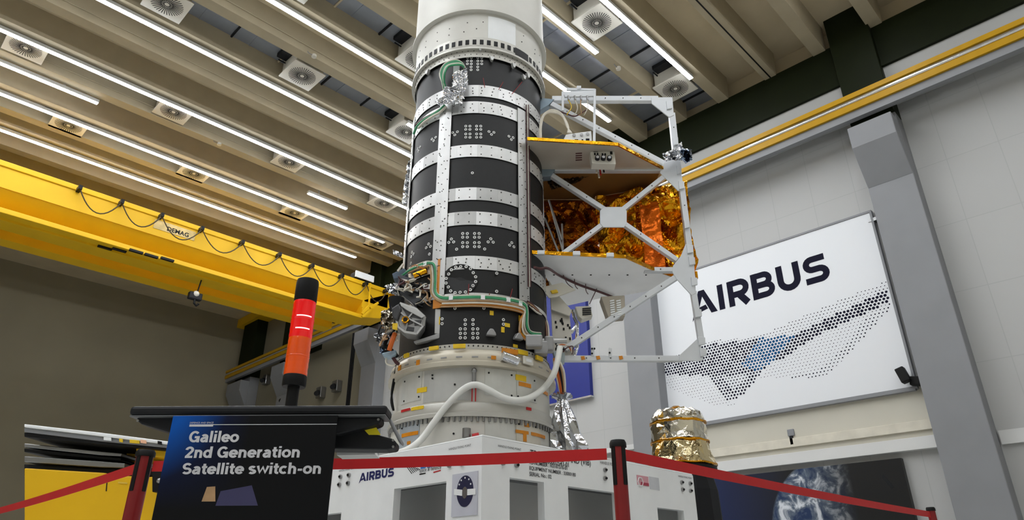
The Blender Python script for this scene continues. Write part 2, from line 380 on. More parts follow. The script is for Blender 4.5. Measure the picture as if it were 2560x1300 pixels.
for (px, py, lab) in ((785, 141, 'tiny round sensor on a rib right of the largest diffuser'), (548, 361, 'tiny round sensor on the rib between the two left diffuser rows'), (1546, 172, 'tiny sensor on a bent rod below the top right light strip')):
    q = at(px, py, 2, RB - .03); f = thing('ceiling_sensor', lab, 'sensor', (q.x, q.y, RB))
    MB().cyl((0,0,-.045), (0,0,0), .04, n=14).build('head', M_offw, f, smooth=True, local=True)
    MB().tube([(0,0,-.02),(-.1,0,-.02),(-.12,0,0)], .008, 6).build('rod', M_steel, f, local=True)
# ---- green edge beam, columns with corbels
tag(MB().bx(9.70, XW, YN, 15.6, 7.46, 8.22).build('green_beam', M_green, bevel=.01), 'dark green painted beam along the top of the right wall', 'beam')
tag(MB().bx(9.66, XW, YN, 15.6, 7.42, 7.50).build('beam_ledge', M_green), 'narrow dark green ledge under the green beam', 'ledge')
struct(MB().bx(9.715, XW, YN, 15.6, 6.85, 7.42).build('trim_7', mat('upper wall band', (172,172,169), .65, var=.04, scale=1)))
def column(y0, y1, lab, green=True):
    yc = (y0 + y1) / 2; t = thing('wall_column', lab, 'column', (XW, yc, 0)); h = (y1 - y0) / 2
    MB().bx(-.32, 0, -h, h, 0, 6.56).build('shaft', M_grey, t, local=True, bevel=.01)
    MB().prism([(-.32, -h, 5.5), (-.62, -h, 6.05), (-.62, -h, 6.40), (-.32, -h, 6.40)], (0, 2*h, 0)).build('corbel', M_grey, t, local=True, bevel=.01)
    if green: MB().bx(-.38, 0, -h, h, 6.56, 8.7).build('upper_shaft', M_green, t, local=True, bevel=.01)
    return t
column(1.62, 2.22, 'tall grey column at the right edge beside the big white banner, green at its top')
column(6.02, 6.62, 'tall grey column left of the big white banner')
column(10.4, 11.0, 'grey column hidden behind the satellite tube')
column(14.35, 15.0, 'grey column with dark cables under the end of the crane girder')
column(18.75, 19.5, 'grey column behind the red and amber beacon, green above the rail')
column(21.55, 22.55, 'furthest grey column in the left corner with a stubby corbel and dark green top')
# cables down the column by the crane end
p = MB()
for dy in (0, .07, .13): p.tube([(9.5, 15.2 + dy, 6.5), (9.52, 15.22 + dy, 4), (9.52, 15.22 + dy, .3)], .022, 6)
tag(p.build('power_cables', M_black), 'black vertical cables beside the column under the crane end', 'cable')
# ---- crane runway
XR = 9.36; M_rail = mat('rail yellow paint', (182,138,8), .5, var=.05, spec=.3)
t = thing('crane_runway', 'pair of yellow crane rails with a shiny conductor bar along the right wall', 'crane rail', (XR, 0, 6.4))
ly = lambda py: at(1712, py, 0, XR).z
z1, z2, z3, z4 = ly(420), ly(430), ly(443), ly(456)
MB().bx(-.02, .02, YN, YF, z2 - 6.4, z1 - 6.4).build('upper_rail', M_rail, t, local=True)
MB().bx(-.02, .02, YN, YF, z4 - 6.4, z3 - 6.4).build('lower_rail', M_rail, t, local=True)
MB().cyl((.02, YN, (z2+z3)/2 - 6.4), (.02, YF, (z2+z3)/2 - 6.4), (z2 - z3) / 2 * .8, n=14).build('conductor_bar', mat('polished bar', (225,225,225), .22, .9), t, smooth=True, local=True)
MB().bx(.02, .12, YN, YF, z4 - 6.4 - .12, z1 - 6.4 - .01).build('web', M_grey, t, local=True)
tag(MB().bx(9.45, XW, 19.5, YF, 8.56, 8.86).build('ceiling_edge_beam', M_yel), 'dim yellow beam high in the far left corner above the green column tops', 'beam')

# ---- wall dressings on the right: trims, soffit strips, fittings
wz = lambda py: at(1977, py, 0, XW - .03).z
for z0, z1, d, m, lab in ((wz(1097), wz(1018), .03, M_wallb, 0), (wz(1119), wz(1097), .07, mat('light beige trim', (212,206,190), .6), 1), (wz(1134), wz(1119), .03, M_wallb, 2), (wz(1162), wz(1134), .10, M_wall, 3)):
    struct(MB().bx(XW - d, XW, 2.25, 6.02, z0, z1).build('trim_%d' % (lab + 1), m, bevel=.004))
struct(MB().bx(XW - .1, XW, 6.7, 14.3, 2.42, 2.50).build('trim_5', M_wall))
struct(MB().bx(XW - .05, XW, YN, 1.6, 1.84, 2.0).build('trim_6', M_wall))
for (px, py, lab) in ((715, 1000, 'small grey wall fitting left of the beacon pole, lowest of three'), (803, 982, 'small grey wall fitting, middle of three right of the beacon'), (843, 966, 'small grey wall fitting by the dark column cables, highest of three'), (667, 950, 'small dark hook on the wall left of the beacon')):
    c = at(px, py, 0, XW - .08); f = thing('wall_fitting', lab, 'wall fitting', (XW, c.y, c.z))
    MB().bx(-.18, 0, -.13, .13, -.16, .16).build('housing', M_steel, f, local=True, bevel=.02)
    MB().cyl((-.18, 0, 0), (-.3, -.12, -.08), .07, n=10).build('nozzle', M_dark, f, local=True)
c = at(1977, 1090, 0, XW - .06); f = thing('wall_sensor', 'small grey sensor on the beige wall under the big white banner', 'sensor', (XW, c.y, c.z))
MB().bx(-.05, 0, -.05, .05, 0, .1).build('body', M_grey, f, local=True, bevel=.01)
MB().bx(-.07, -.02, -.02, .02, -.12, 0).build('probe', M_dark, f, local=True)
c = at(788, 855, 0, XW - .05)
tag(MB().bx(XW - .06, XW, c.y - .35, c.y + .35, c.z - .3, c.z + .3).build('wall_plate', M_green), 'dark green plate on the wall under the crane rail right of the beacon', 'plate')

# ---- the big white banner
XB = 9.86
BN = lambda px, py: at(px, py, 0, XB)
tl, tr, br_, bl = BN(1640, 704), BN(2173.6, 533), BN(2285.6, 966), BN(1659, 1076)
y0, y1 = tr.y, (bl.y + tl.y) / 2 + .06; zt, zb = tr.z + .01, br_.z
bt = thing('wall_banner', 'large white banner with navy lettering and a halftone dot wave on the right wall', 'banner', (XB, (y0+y1)/2, zb))
MB().bx(XB, XW, y0, y1, zb, zt).build('panel', mat('white banner fabric', (228,230,233), .55, var=.01, scale=.5), bt, bevel=.004)
m = MB()
for a in ((y0-.03, y0, zb-.03, zt+.03), (y1, y1+.03, zb-.03, zt+.03)): m.bx(XB - .012, XB + .07, *a)
for a in ((y0, y1, zb-.05, zb), (y0, y1, zt, zt+.03)): m.bx(XB - .012, XB + .07, *a)
m.build('frame', M_grey, bt)
m = MB(); a = BN(1730, 792); b = BN(2076, 700); ib, it = BN(1815, 772), BN(1797, 716)
logo_letters(m, Vector((XB - .0005, a.y, ib.z + .005)), (0,-1,0), (0,0,1), a.y - b.y, it.z - ib.z + .02)
m.build('lettering', M_navy, bt)
def inpoly(x, y, P):
    r = False
    for i in range(len(P)):
        x1, y1_ = P[i]; x2, y2 = P[i-1]
        if (y1_ > y) != (y2 > y) and x < (x2 - x1) * (y - y1_) / (y2 - y1_) + x1: r = not r
    return r
def proj(p):
    d = p - CAM; z = d.dot(FV); return 1280 + FPX * d.dot(RV) / z, 650 - FPX * d.dot(UV) / z
REG = [([(2222,722),(2222,756),(2040,840),(1960,895),(1925,905),(1985,838),(2080,790)], .021, 0),
       ([(1985,838),(1765,862),(1645,905),(1650,938),(1755,938),(1820,940),(1880,935),(1925,905)], .0195, 0),
       ([(1900,845),(1990,836),(1930,905),(1890,930),(1850,915)], .021, 1),
       ([(2225,700),(2222,722),(2080,790),(1985,838),(1760,862),(1760,852),(1890,842),(1960,812),(2110,745)], .0085, 0),
       ([(1925,905),(1860,985),(1830,1003),(1815,998),(1768,938),(1800,938),(1835,975),(1885,930)], .0175, 0),
       ([(1885,930),(1835,975),(1800,938)], .012, 0),
       ([(1768,938),(1815,998),(1840,1012),(1790,1015),(1720,990),(1655,960),(1650,938)], .0065, 0),
       ([(2222,756),(2225,770),(2090,920),(2050,945),(1900,945),(1925,905),(1960,895),(2040,840)], .0065, 0),
       ([(2225,756),(2228,770),(2120,885),(2060,945),(1960,945),(2000,933),(2045,925),(2100,880),(2160,800)], .0105, 0)]
mm = [MB(), MB()]; dy = .052; dz = .046; row = 0; z = zb + .1
while z < zt - .6:
    y = y0 + .02 + (dy / 2 if row % 2 else 0)
    while y < y1 - .02:
        px, py = proj(Vector((XB, y, z))); r = 0; mi = 0
        for P, rr, q in REG:
            if inpoly(px, py, P):
                if rr > r: r = rr
                mi = mi or q
        if r:
            r *= random.uniform(.85, 1.12)
            mm[mi].add([(XB - .001, y + r * math.cos(k * math.pi / 4), z + r * math.sin(k * math.pi / 4)) for k in range(8)], [tuple(range(8))])
        y += dy
    z += dz; row += 1
mm[0].build('halftone_dots', M_navy, bt); mm[1].build('halftone_dots', mat('blue ink', (20,78,122), .6, spec=.12), bt, label='blue dots in the middle of the wave')
# spotlights on the banner's lower right corner
c = at(2258, 938, 0, XB - .12); c2 = at(2290, 953, 0, XB - .05)
f = thing('banner_spotlight', 'small black two-headed spotlight at the lower right corner of the white banner', 'spotlight', (XB, c2.y, c2.z))
MB().ob(c, (0,.96,-.25), (1,0,0), (0,.25,.96), .11, .12, .2).build('lamp_head', M_black, f, bevel=.012)
MB().ob(c2, (0,.95,.2), (1,0,0), (0,-.2,.95), .13, .1, .12).build('mount', M_black, f, bevel=.012)
MB().cyl(c, c2, .018, n=8).build('arm', M_black, f)
c = at(2190, 548, 0, XW - .06)
tag(MB().bx(XW - .1, XW, c.y - .1, c.y + .1, c.z - .03, c.z + .02).build('banner_bracket', M_steel), 'small steel bracket between the banner top right corner and the column', 'bracket')

# ---- blue poster behind the frame
a = at(1476, 988, 0, XB); b = at(1437, 775, 0, XB)
f = thing('blue_poster', 'plain deep blue poster on the white wall behind the lower side frame', 'poster', (XB, a.y + .8, a.z))
MB().bx(XB, XW, a.y, a.y + 1.7, a.z, b.z + .5).build('print', mat('deep blue print', (20,38,128), .5, var=.03), f)
MB().bx(XB - .01, XW, a.y - .02, a.y + 1.7, a.z - .03, a.z).build('bottom_rail', M_alu, f)

# ---- picture of the planet low on the right wall
a = at(1800, 1200, 0, XB); b = at(2250, 1138, 0, XB)
def planet_mat():
    m = bpy.data.materials.new('planet print'); m.use_nodes = True; N = m.node_tree.nodes; L = m.node_tree.links; p = N['Principled BSDF']; p.inputs['Roughness'].default_value = .4
    tc = N.new('ShaderNodeTexCoord'); vm = N.new('ShaderNodeVectorMath'); vm.operation = 'DISTANCE'
    c = at(2110, 1325, 0, XB); vm.inputs[1].default_value = (0, c.y - (a.y+b.y)/2, c.z)
    sep0 = N.new('ShaderNodeSeparateXYZ'); cmb = N.new('ShaderNodeCombineXYZ'); L.new(tc.outputs['Object'], sep0.inputs[0]); L.new(sep0.outputs['Y'], cmb.inputs['Y']); L.new(sep0.outputs['Z'], cmb.inputs['Z'])
    L.new(cmb.outputs[0], vm.inputs[0])
    nz = N.new('ShaderNodeTexNoise'); nz.inputs['Scale'].default_value = 4.2; nz.inputs['Detail'].default_value = 9; nz.inputs['Roughness'].default_value = .62; nz.inputs['Distortion'].default_value = .7; L.new(cmb.outputs[0], nz.inputs['Vector'])
    cl = N.new('ShaderNodeValToRGB'); e = cl.color_ramp.elements; e[0].position = .40; e[0].color = lin((22,46,84)) + (1,); e[1].position = .60; e[1].color = lin((214,218,224)) + (1,)
    q = cl.color_ramp.elements.new(.5); q.color = lin((92,104,120)) + (1,); L.new(nz.outputs['Fac'], cl.inputs['Fac'])
    nt_ = N.new('ShaderNodeMapRange'); nt_.inputs['From Min'].default_value = -.62; nt_.inputs['From Max'].default_value = .0; L.new(sep0.outputs['Y'], nt_.inputs['Value'])
    dk = N.new('ShaderNodeMix'); dk.data_type = 'RGBA'; L.new(nt_.outputs[0], dk.inputs['Factor']); dk.inputs['A'].default_value = lin((10,11,13)) + (1,); L.new(cl.outputs['Color'], dk.inputs['B'])
    bg = N.new('ShaderNodeMapRange'); bg.inputs['From Min'].default_value = .2; bg.inputs['From Max'].default_value = 1.3; L.new(sep0.outputs['Y'], bg.inputs['Value'])
    bgc = N.new('ShaderNodeMix'); bgc.data_type = 'RGBA'; L.new(bg.outputs[0], bgc.inputs['Factor']); bgc.inputs['A'].default_value = lin((8,9,11)) + (1,); bgc.inputs['B'].default_value = lin((22,34,72)) + (1,)
    st = N.new('ShaderNodeMapRange'); st.inputs['From Min'].default_value = .97; st.inputs['From Max'].default_value = .94; L.new(vm.outputs['Value'], st.inputs['Value'])
    mx = N.new('ShaderNodeMix'); mx.data_type = 'RGBA'; L.new(st.outputs[0], mx.inputs['Factor']); L.new(bgc.outputs['Result'], mx.inputs['A']); L.new(dk.outputs['Result'], mx.inputs['B'])
    L.new(mx.outputs['Result'], p.inputs['Base Color']); return m
f = thing('planet_picture', 'dark picture of a clouded blue planet low on the right wall under the banner', 'picture', (XB, (a.y+b.y)/2, 0))
zt2 = (a.z + b.z) / 2
MB().bx(XB, XW, b.y, a.y + 1.0, .3, zt2).build('print', planet_mat(), f)
pz = MB(); u = at(2205, 1195, 0, XB - .002); pz.prism([u, u + Vector((0,-.02,.05)), u + Vector((0,-.12,-.12)), u + Vector((0,-.08,-.14))], (-.002,0,0)); pz.build('printed_solar_panel', M_dark, f)

# ---- overhead travelling crane
YC = 13.1; ZG = lambda px, py: at(px, py, 1, YC).z
zt, zw, zl, zf_, zb2 = 6.96, 6.86, 6.50, 6.12, 6.06
ct = thing('overhead_crane', 'yellow overhead travelling crane girder spanning the left of the hall', 'crane', (8.4, YC, zb2))
XC = 8.30
MB().prism([(XL+.3, YC, zw), (XL+.3, YC+.7, zw), (XL+.3, YC+.7, zl-.02), (XL+.3, YC, zl-.02)], (9.0 - XL - .3, 0, 0)).build('upper_web', M_yel, ct)
MB().prism([(XL+.3, YC, zl), (XL+.3, YC+.7, zl), (XL+.3, YC+.6, zf_), (XL+.3, YC+.48, zf_)], (XC - XL - .3, 0, 0)).build('lower_web', M_yel, ct)
MB().bx(XL+.3, 9.05, YC-.03, YC+.73, zw, zt).build('top_flange', M_yel, ct, bevel=.008)
MB().bx(XL+.3, XC, YC-.02, YC+.72, zb2-.03, zf_).build('bottom_flange', M_yel, ct, bevel=.008)
MB().prism([(9.0, YC, zw), (9.32, YC, zw-.3), (9.32, YC, zl-.05), (9.0, YC, zl-.3), (XC, YC, zb2), (XC, YC, zl)], (0, .7, 0)).build('tapered_end', M_yel, ct, bevel=.01)
MB().bx(XL+.3, XC-.1, YC+1.15, YC+1.5, zb2-.02, zt-.15).build('rear_girder', M_yel, ct)
MB().bx(9.22, 9.5, YC-.3, YC+1.7, 6.99, 7.1).build('end_carriage', M_yel, ct, bevel=.01)
for yy in (YC-.15, YC+1.5): MB().cyl((9.36, yy, 7.0), (9.46, yy, 7.0), .055, n=16).build('carriage_wheel', M_steel, ct)
m = MB(); e = at(985, 754, 1, YC-.5); m.bx(e.x-.05, e.x+.05, YC-.6, YC-.45, e.z-.05, e.z+.05); m.build('stop_button', M_red, ct, label='red cap on the crane end')
for px in (905, 922): MB().bar(at(px, 768, 1, YC-.2), at(px+4, 708 if px > 910 else 750, 1, YC-.2), .03, .03).build('cage_post', M_yel, ct)
for q in ((905,785,925,762),(905,792,925,775),(925,770,945,757)): MB().bar(at(q[0],q[1],1,YC-.25), at(q[2],q[3],1,YC-.25), .05, .05).build('cage_rail', M_yel, ct)
# name plate
a, b = at(386, 556, 1, YC-.01), at(488, 590, 1, YC-.01)
zc = 6.72
MB().bx(a.x, b.x, YC-.012, YC, zc-.1, zc+.09).build('name_plate', mat('worn cream plate', (214,186,120), .5, var=.2, scale=8), ct)
text('DEMAG', 'plate_lettering', M_black, ct, (a.x + .25, YC-.013, zc-.07), (1,0,0), (0,0,1), width=.42, bold=.03)
# festoon
tro = [(200,472),(305,507),(405,541),(506,573),(607,607),(700,637),(782,664),(857,685),(917,707),(968,722)]
m = MB(); pts = [at(px, py, 1, YC-.17) for px, py in tro]
for q in pts: MB().bx(q.x-.03, q.x+.03, YC-.2, YC-.02, zt-.14, zt-.06).build('cable_trolley', M_black, ct)
for q0, q1 in zip(pts, pts[1:]):
    L = q1.x - q0.x; P = []
    for k in range(13):
        u = k / 12; P.append(Vector((q0.x + L * u, YC - .17, zt - .12 - .36 * (1 - (2*u-1)**2) - .06*math.sin(math.pi*u)*(u-.5))))
    MB().tube(P, .012, 6).build('festoon_cable', mat('brown cable', (58,44,14), .6), ct)
m = MB(); ring = [at(812 + 8*k, 785, 1, YC+1.3) for k in range(7)]
for q in ring:
    MB().tube([q + Vector((.11*math.cos(w), 0, .24*math.sin(w))) for w in [2*math.pi*i/14 for i in range(14)]], .013, 5, closed=True).build('coiled_cable', M_black, ct)
MB().bx(XL+1, XC-.6, YC+.2, YC+.4, zb2-.07, zb2-.03).build('trolley_track', M_yel, ct)
m = MB()
for px, py in ((262,620),(298,626),(340,630),(378,641),(418,650)): q = at(px, py, 2, zb2-.05); MB().bx(q.x-.12, q.x+.12, q.y-.03, q.y+.03, zb2-.06, zb2-.02).build('stop_block', M_black, ct)
# lamp on the girder
q = at(912, 690, 1, YC-.05)
f = thing('crane_lamp', 'white louvred floodlight box sitting on the end of the crane girder', 'lamp', (q.x, YC+.05, zt))
MB().bx(-.26, .24, -.12, .12, .03, .17).build('housing', M_dark, f, local=True, bevel=.01)
MB().bx(-.27, .25, -.13, -.1, .03, .19).build('front_grille', M_white, f, local=True)
MB().bx(-.2, .2, -.03, .03, 0, .04).build('bracket', M_steel, f, local=True)
# hook block
q = at(490, 735, 1, YC+.32)
f = thing('crane_hook', 'small hook block with a pale ball hanging under the crane girder', 'hook', (q.x, q.y, q.z))
MB().sphere((0,0,0), .065, 10).build('ball', M_offw, f, smooth=True, local=True)
MB().bx(-.13, .13, -.03, .09, -.12, .03).build('block', M_dark, f, local=True, bevel=.02)
MB().tube([(0,0,-.1),(0,0,-.2),(.05,0,-.24),(.09,0,-.19)], .022, 8).build('hook', M_black, f, local=True)
MB().cyl((.02,.02,.0), (.06,.02,zb2-.02-q.z), .014, n=6).build('rope', M_black, f, local=True)

# ================================================================== THE SATELLITE
M_cfrp = mat('black carbon laminate', (17,17,18), .48, var=.15, scale=30, spec=.4)
M_band = mat('silver band', (206,206,204), .34, .55, var=.10, scale=7)
M_band2 = mat('duller silver plate', (182,182,180), .36, .55, var=.08, scale=7); M_band3 = mat('brighter silver plate', (224,224,223), .34, .45, var=.05, scale=7)
M_strap = mat('silver strap', (188,188,186), .36, .55, var=.08, scale=7)
M_ring = mat('machined grey ring', (190,188,180), .4, .35, var=.05, scale=5)
M_adap = mat('anodised adapter', (206,204,196), .5, .1, var=.06, scale=3)
M_frame = mat('side frame aluminium', (214,217,220), .42, .25, var=.04, scale=5)
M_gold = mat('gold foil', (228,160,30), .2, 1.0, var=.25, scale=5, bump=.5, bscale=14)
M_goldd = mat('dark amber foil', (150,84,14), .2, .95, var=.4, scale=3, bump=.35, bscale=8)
M_amber = mat('orange amber sheet', (214,100,10), .25, .75, var=.2, scale=4, bump=.25, bscale=10)
M_silver = mat('crinkled silver foil', (214,216,220), .14, 1.0, var=.1, scale=6, bump=.5, bscale=22)
M_grn = mat('green cable sleeve', (62,150,104), .5, var=.15, scale=20)
M_wht = mat('white cable', (216,210,196), .5, var=.08, scale=20)
M_tan = mat('tan cable', (176,140,100), .5, var=.15, scale=20)
M_maroon = mat('maroon cable', (74,34,36), .5, var=.15, scale=20)
M_orng = mat('orange cable', (200,96,24), .5, var=.1)
M_bluef = mat('pale blue fitting', (150,172,186), .4, .3, var=.06)
M_mach = mat('grey machined housing', (158,158,158), .38, .5, var=.08, scale=8)
sat = thing('satellite', 'tall black cylindrical satellite core with silver bands and a square aluminium side frame', 'satellite', (AX.x, AX.y, 1.3))
C0 = (AX.x, AX.y, 0)
RT = .583
zt, zb = zf(139, RT), zf(866, RT)
ZT = zt; 
tube_mb = MB(); tube_mb.lathe([(RT, zb), (RT, zt)], C0, 96)
def insets(mb, P, off, sc, r):
    for x, y in P:
        px, py = off[0] + x / sc, off[1] + y / sc
        p, n = cyl_hit(px, py, r); t = Vector((-n.y, n.x, 0))
        mb.cyl(p - n * .004, p + n * .004, .0118, n=12, mi=1); mb.cyl(p + n * .003, p + n * .0055, .0048, n=8, mi=2)
def bolts(mb, a, z, r, rad=.0055, mi=1, h=.003):
    p = on_cyl(a, z, r); n = (p - Vector((AX.x, AX.y, z))).normalized(); mb.cyl(p - n * .002, p + n * h, rad, n=7, mi=mi)
# horizontal silver bands
M_bolt = mat('dark bolt heads', (62,60,58), .4, .6)
rnd = random.Random(3)
for (ya, yb_) in ((214,242),(255,284),(363,393),(470,501),(530,563),(641,674),(733,742)):
    za, zb_ = zf(yb_, RT), zf(ya, RT); m = MB(); R = RT + .008
    nseg = 22
    for k in range(nseg):
        w = 2*math.pi/nseg; curved_patch(m, k*w, k*w + w*.996, za, zb_, R, .0 + rnd.choice((0,.0007,.0014)), rnd.choice((0,0,2,3)), n=4)
    if yb_ - ya > 15:
        for k in range(44):
            a = k * 2*math.pi/44 + .05
            if ya in (214,255,641):
                for q in range(3): bolts(m, a + rnd.uniform(-.03,.03), za + (zb_-za)*(.2+.28*q+rnd.uniform(-.05,.05)), R)
            else:
                bolts(m, a, za + (zb_-za)*.2, R); bolts(m, a, za + (zb_-za)*.82, R)
    m.build('silver_band', [M_band, M_bolt, M_band2, M_band3], sat)
# vertical straps
z0, z1 = zf(735, RT), zf(249, RT)
sr = RT + .014
for a0, a1 in ((ang(1084,600,sr), ang(1116,600,sr)), (ang(1297,600,sr), ang(1321,600,sr)), (-1.47, -1.26), (1.62, 1.8), (2.5, 2.66), (-2.4, -2.25)):
    m = MB(); curved_patch(m, a0, a1, z0, z1 if a0 > -1.2 else z1 + .1, sr, .003)
    z = z0 + .05
    while z < z1 - .04:
        for q in range(3): bolts(m, a0 + (a1-a0)*rnd.uniform(.12,.9), z + rnd.uniform(-.03,.03), sr + .003, .0045)
        z += .085
    m.build('vertical_strap', [M_strap, M_bolt], sat)
# white inserts with dark centres
M_ins = mat('white insert washers', (224,224,222), .4, .2)
A = (960,60); B = (960,360); C = (900,620); s1, s3 = 3.824, 4.0615
groups = []
groups.append(([(x,y) for x in (798,835,897,934) for y in (325,355,383)] + [(x,y) for x in (833,896) for y in (412,440)], A, s1))
groups.append(([(x,y) for x in (782,822,885,925) for y in (978,1010,1053,1085)] + [(657,1040),(703,1032),(678,1062),(1003,1030),(1050,1038),(1027,1058),(1193,1075),(1233,1088),(1215,1107),(460,1102),(496,1085),(477,1117),(325,1195),(347,1178),(332,1215)], A, s1))
groups.append(([(845,278)], B, s1))
groups.append(([(x,y) for x in (753,797,866,909) for y in (857,893,945,983)] + [(645,910),(620,942),(667,938),(1020,908),(995,937),(1043,940),(1220,945),(1200,968),(1240,984),(428,957),(406,993),(446,980),(436,1053),(695,1007),(962,1005),(270,1035),(285,1052),(262,1078),(260,1140)], B, s1))
circ = [(973,196),(1023,190),(1078,190),(1122,210),(1150,252),(1174,294),(1174,342),(1147,383),(1120,425),(1071,448),(1017,451),(966,455),(922,437),(898,397),(875,357),(876,310),(901,265),(929,222)]
groups.append((circ + [(1388,257),(1387,441)], C, s3))
groups.append(([(965,613),(1258,612),(835,721),(835,769),(1455,729),(1455,775)] + [(x,y) for x in (1069,1147) for y in (731,776)] + [(x,y) for x in (1020,1068,1147,1194) for y in (823,868,913)], C, s3))
for P, off, sc in groups:
    insets(tube_mb, P, off, sc, RT + (.013 if P[0] == circ[0] else 0))
tube_mb.build('core_tube', [M_cfrp, M_ins, M_black], sat, smooth=True)
# dark round cover of the circle of inserts, overlapping the band above
m = MB(); cs = [cyl_hit(C[0] + (1025 + 172*math.cos(k*math.pi/16))/s3, C[1] + (322 + 152*math.sin(k*math.pi/16))/s3, RT) for k in range(32)]
V = [p + n * .0125 for p, n in cs] + [p - n * .004 for p, n in cs]
m.add(V, [tuple(range(32))] + [(i, (i+1) % 32, 32 + (i+1) % 32, 32 + i) for i in range(32)]); m.build('round_cover', M_cfrp, sat)
# yellow and orange tape marks
def tapes(L, off, sc, r, m_, nm):
    for (cx, cy, w, h) in L:
        px, py = off[0] + cx/sc, off[1] + cy/sc; mb = MB()
        x0, x1 = ang(px - w/sc/2, py, r), ang(px + w/sc/2, py, r); za, zb_ = cyl_hit(px, py + h/sc/2, r)[0].z, cyl_hit(px, py - h/sc/2, r)[0].z
        curved_patch(mb, x0, x1, za, zb_, r, .002); mb.build(nm, m_, sat)
tapes([(1337,660,38,45),(1495,783,52,38),(1450,830,33,55),(1627,718,28,60),(1628,780,28,50),(1668,880,42,34),(1578,995,45,30),(792,740,40,80)], C, s3, RT + .001, M_ytape, 'yellow_tape')
for px, py, dx, dy in ((1005+215, 668,0,0),):
    pass
# tie-down cords in red
M_cord = mat('red cord', (132,22,26), .6)
for P in ([(1208,195),(1212,219)],[(1258,205),(1247,224)],[(1305,205),(1280,235)],[(1172,710),(1170,760)],[(1224,733),(1220,762)],[(1281,722),(1270,768)]):
    m = MB(); m.tube([cyl_hit(x, y, RT + .02)[0] for x, y in P], .003, 5); m.build('red_cord', M_cord, sat)
# ---- upper ring assembly
zr0, zr1 = zf(143, .60), zf(122, .60)
m = MB(); m.lathe([(.60, zr0), (.604, zr0), (.604, zr1), (.60, zr1)], C0, 96, close=True)
for k in range(150):
    a = k*2*math.pi/150; bolts(m, a, zr0 + (zr1-zr0)*(.3 if k % 2 else .7), .604, .0045)
m.build('perforated_flange', [M_ring, M_bolt], sat, smooth=True)
zl = zf(121, .632)
zw0, zw1, ztop = zf(111, .618), zf(99.5, .618), zf(30, .622)
m = MB(); m.lathe([(.585, zl), (.634, zl), (.634, zl + .02), (.616, zl + .03), (.616, zl + .05), (.618, zw0 - .012), (.618, zw1 + .03), (.585, zw1 + .03)], C0, 120, close=True)
da = math.radians(5.85)
for k in range(61):
    a = -math.pi + k * 2*math.pi/61.5
    if ang(1290,131,.618) < a < ang(1318,143,.618): continue
    curved_patch(m, a - da*.27, a + da*.27, zw0, zw1, .6195, .0015, 1, n=2)
curved_patch(m, ang(1288,131,.618), ang(1320,143,.618), zw0 - .02, zw1 + .01, .6195, .0015, 1)
m.build('upper_ring', [M_ring, M_black], sat, smooth=True)
m = MB(); m.lathe([(.606, zw1 + .03), (.612, ztop), (.655, ztop), (.655, ztop + .02), (.63, ztop + .04), (.63, ztop + .75), (.60, ztop + .75)], C0, 120)
for k in range(26):
    for z in (zw1 + .12, zw1 + .2): bolts(m, k*2*math.pi/26 + rnd.uniform(-.06,.06), z + rnd.uniform(-.02,.02), .608, .006)
m.build('upper_cylinder', [M_adap, M_bolt], sat, smooth=True)
m = MB(); curved_patch(m, ang(1220,78,.61), ang(1288,84,.61), zf(96,.61), zf(40,.61), .611, .006); m.build('access_plate', M_white, sat)
MB().lathe([(0.01, ztop+.75), (.63, ztop+.75)], C0, 60).build('upper_closure', M_adap, sat)
m = MB()
for x, y in ((1028,345),(1230,410),(1362,505),(1325,520),(430,470),(920,250)):
    p, n = cyl_hit(A[0] + x/s1, A[1] + y/s1, .60); t = Vector((-n.y, n.x, 0)); q = MB()
    q.prism([p - t*.022 + Vector((0,0,.02)), p + t*.022 + Vector((0,0,.02)), p + t*.008 - Vector((0,0,.025)), p - t*.008 - Vector((0,0,.025))], n*.03); q.build('lug', M_strap, sat, bevel=.003)
# ---- perforated lower rim
z0, z1 = zf(873, .598), zf(860, .598); m = MB(); m.lathe([(.585, z0), (.602, z0), (.602, z1), (.585, z1)], C0, 96, close=True)
for k in range(110): bolts(m, k*2*math.pi/110, (z0+z1)/2 + .004, .602, .006)
m.build('lower_rim', [M_ring, M_bolt], sat, smooth=True); ZLOW = z0

# ---- cable harness around the tube
HP = [(1023,672),(1053,659),(1072,655),(1087,662),(1090,695),(1090,730),(1107,742),(1146,741),(1195,740),(1245,743),(1294,751),(1314,761),(1319,780),(1319,812),(1328,830),(1352,834)]
for i, (dx, dy, m_, r) in enumerate([(0,-1.5,M_wht,.006),(0,1.5,M_grn,.007),(0,4,M_grn,.006),(-3,8,M_wht,.008),(-5,12,M_tan,.008),(-2,17,M_wht,.007),(-6,21,M_kap,.009),(-5,25,M_tan,.007)]):
    pts = []
    for k, (x, y) in enumerate(HP):
        u = min(1, max(0, (k - 2) / 3)) if k < 6 else 1
        ddx = -dy * .55 if 3 <= k <= 5 or k in (12, 13) else 0
        if i > 4 and k < 6: continue
        p, n = cyl_hit(x + dx + ddx, y + (dy if not 3 <= k <= 5 else dy * .3), RT + .022 + .006 * (i % 3)); pts.append(p)
    MB().tube(smooth_path(pts, 4), r, 6).build('harness_cable', m_, sat, smooth=True)
m = MB(); 
for (x, y) in ((1128,742),(1207,741),(1270,747),(1300,757),(1064,657)):
    q = MB(); p, n = cyl_hit(x, y + 3, RT + .03); t = Vector((-n.y, n.x, 0)); q.ob(p, t, n, (0,0,1), .03, .02, .035); q.build('cable_clamp', M_white, sat)
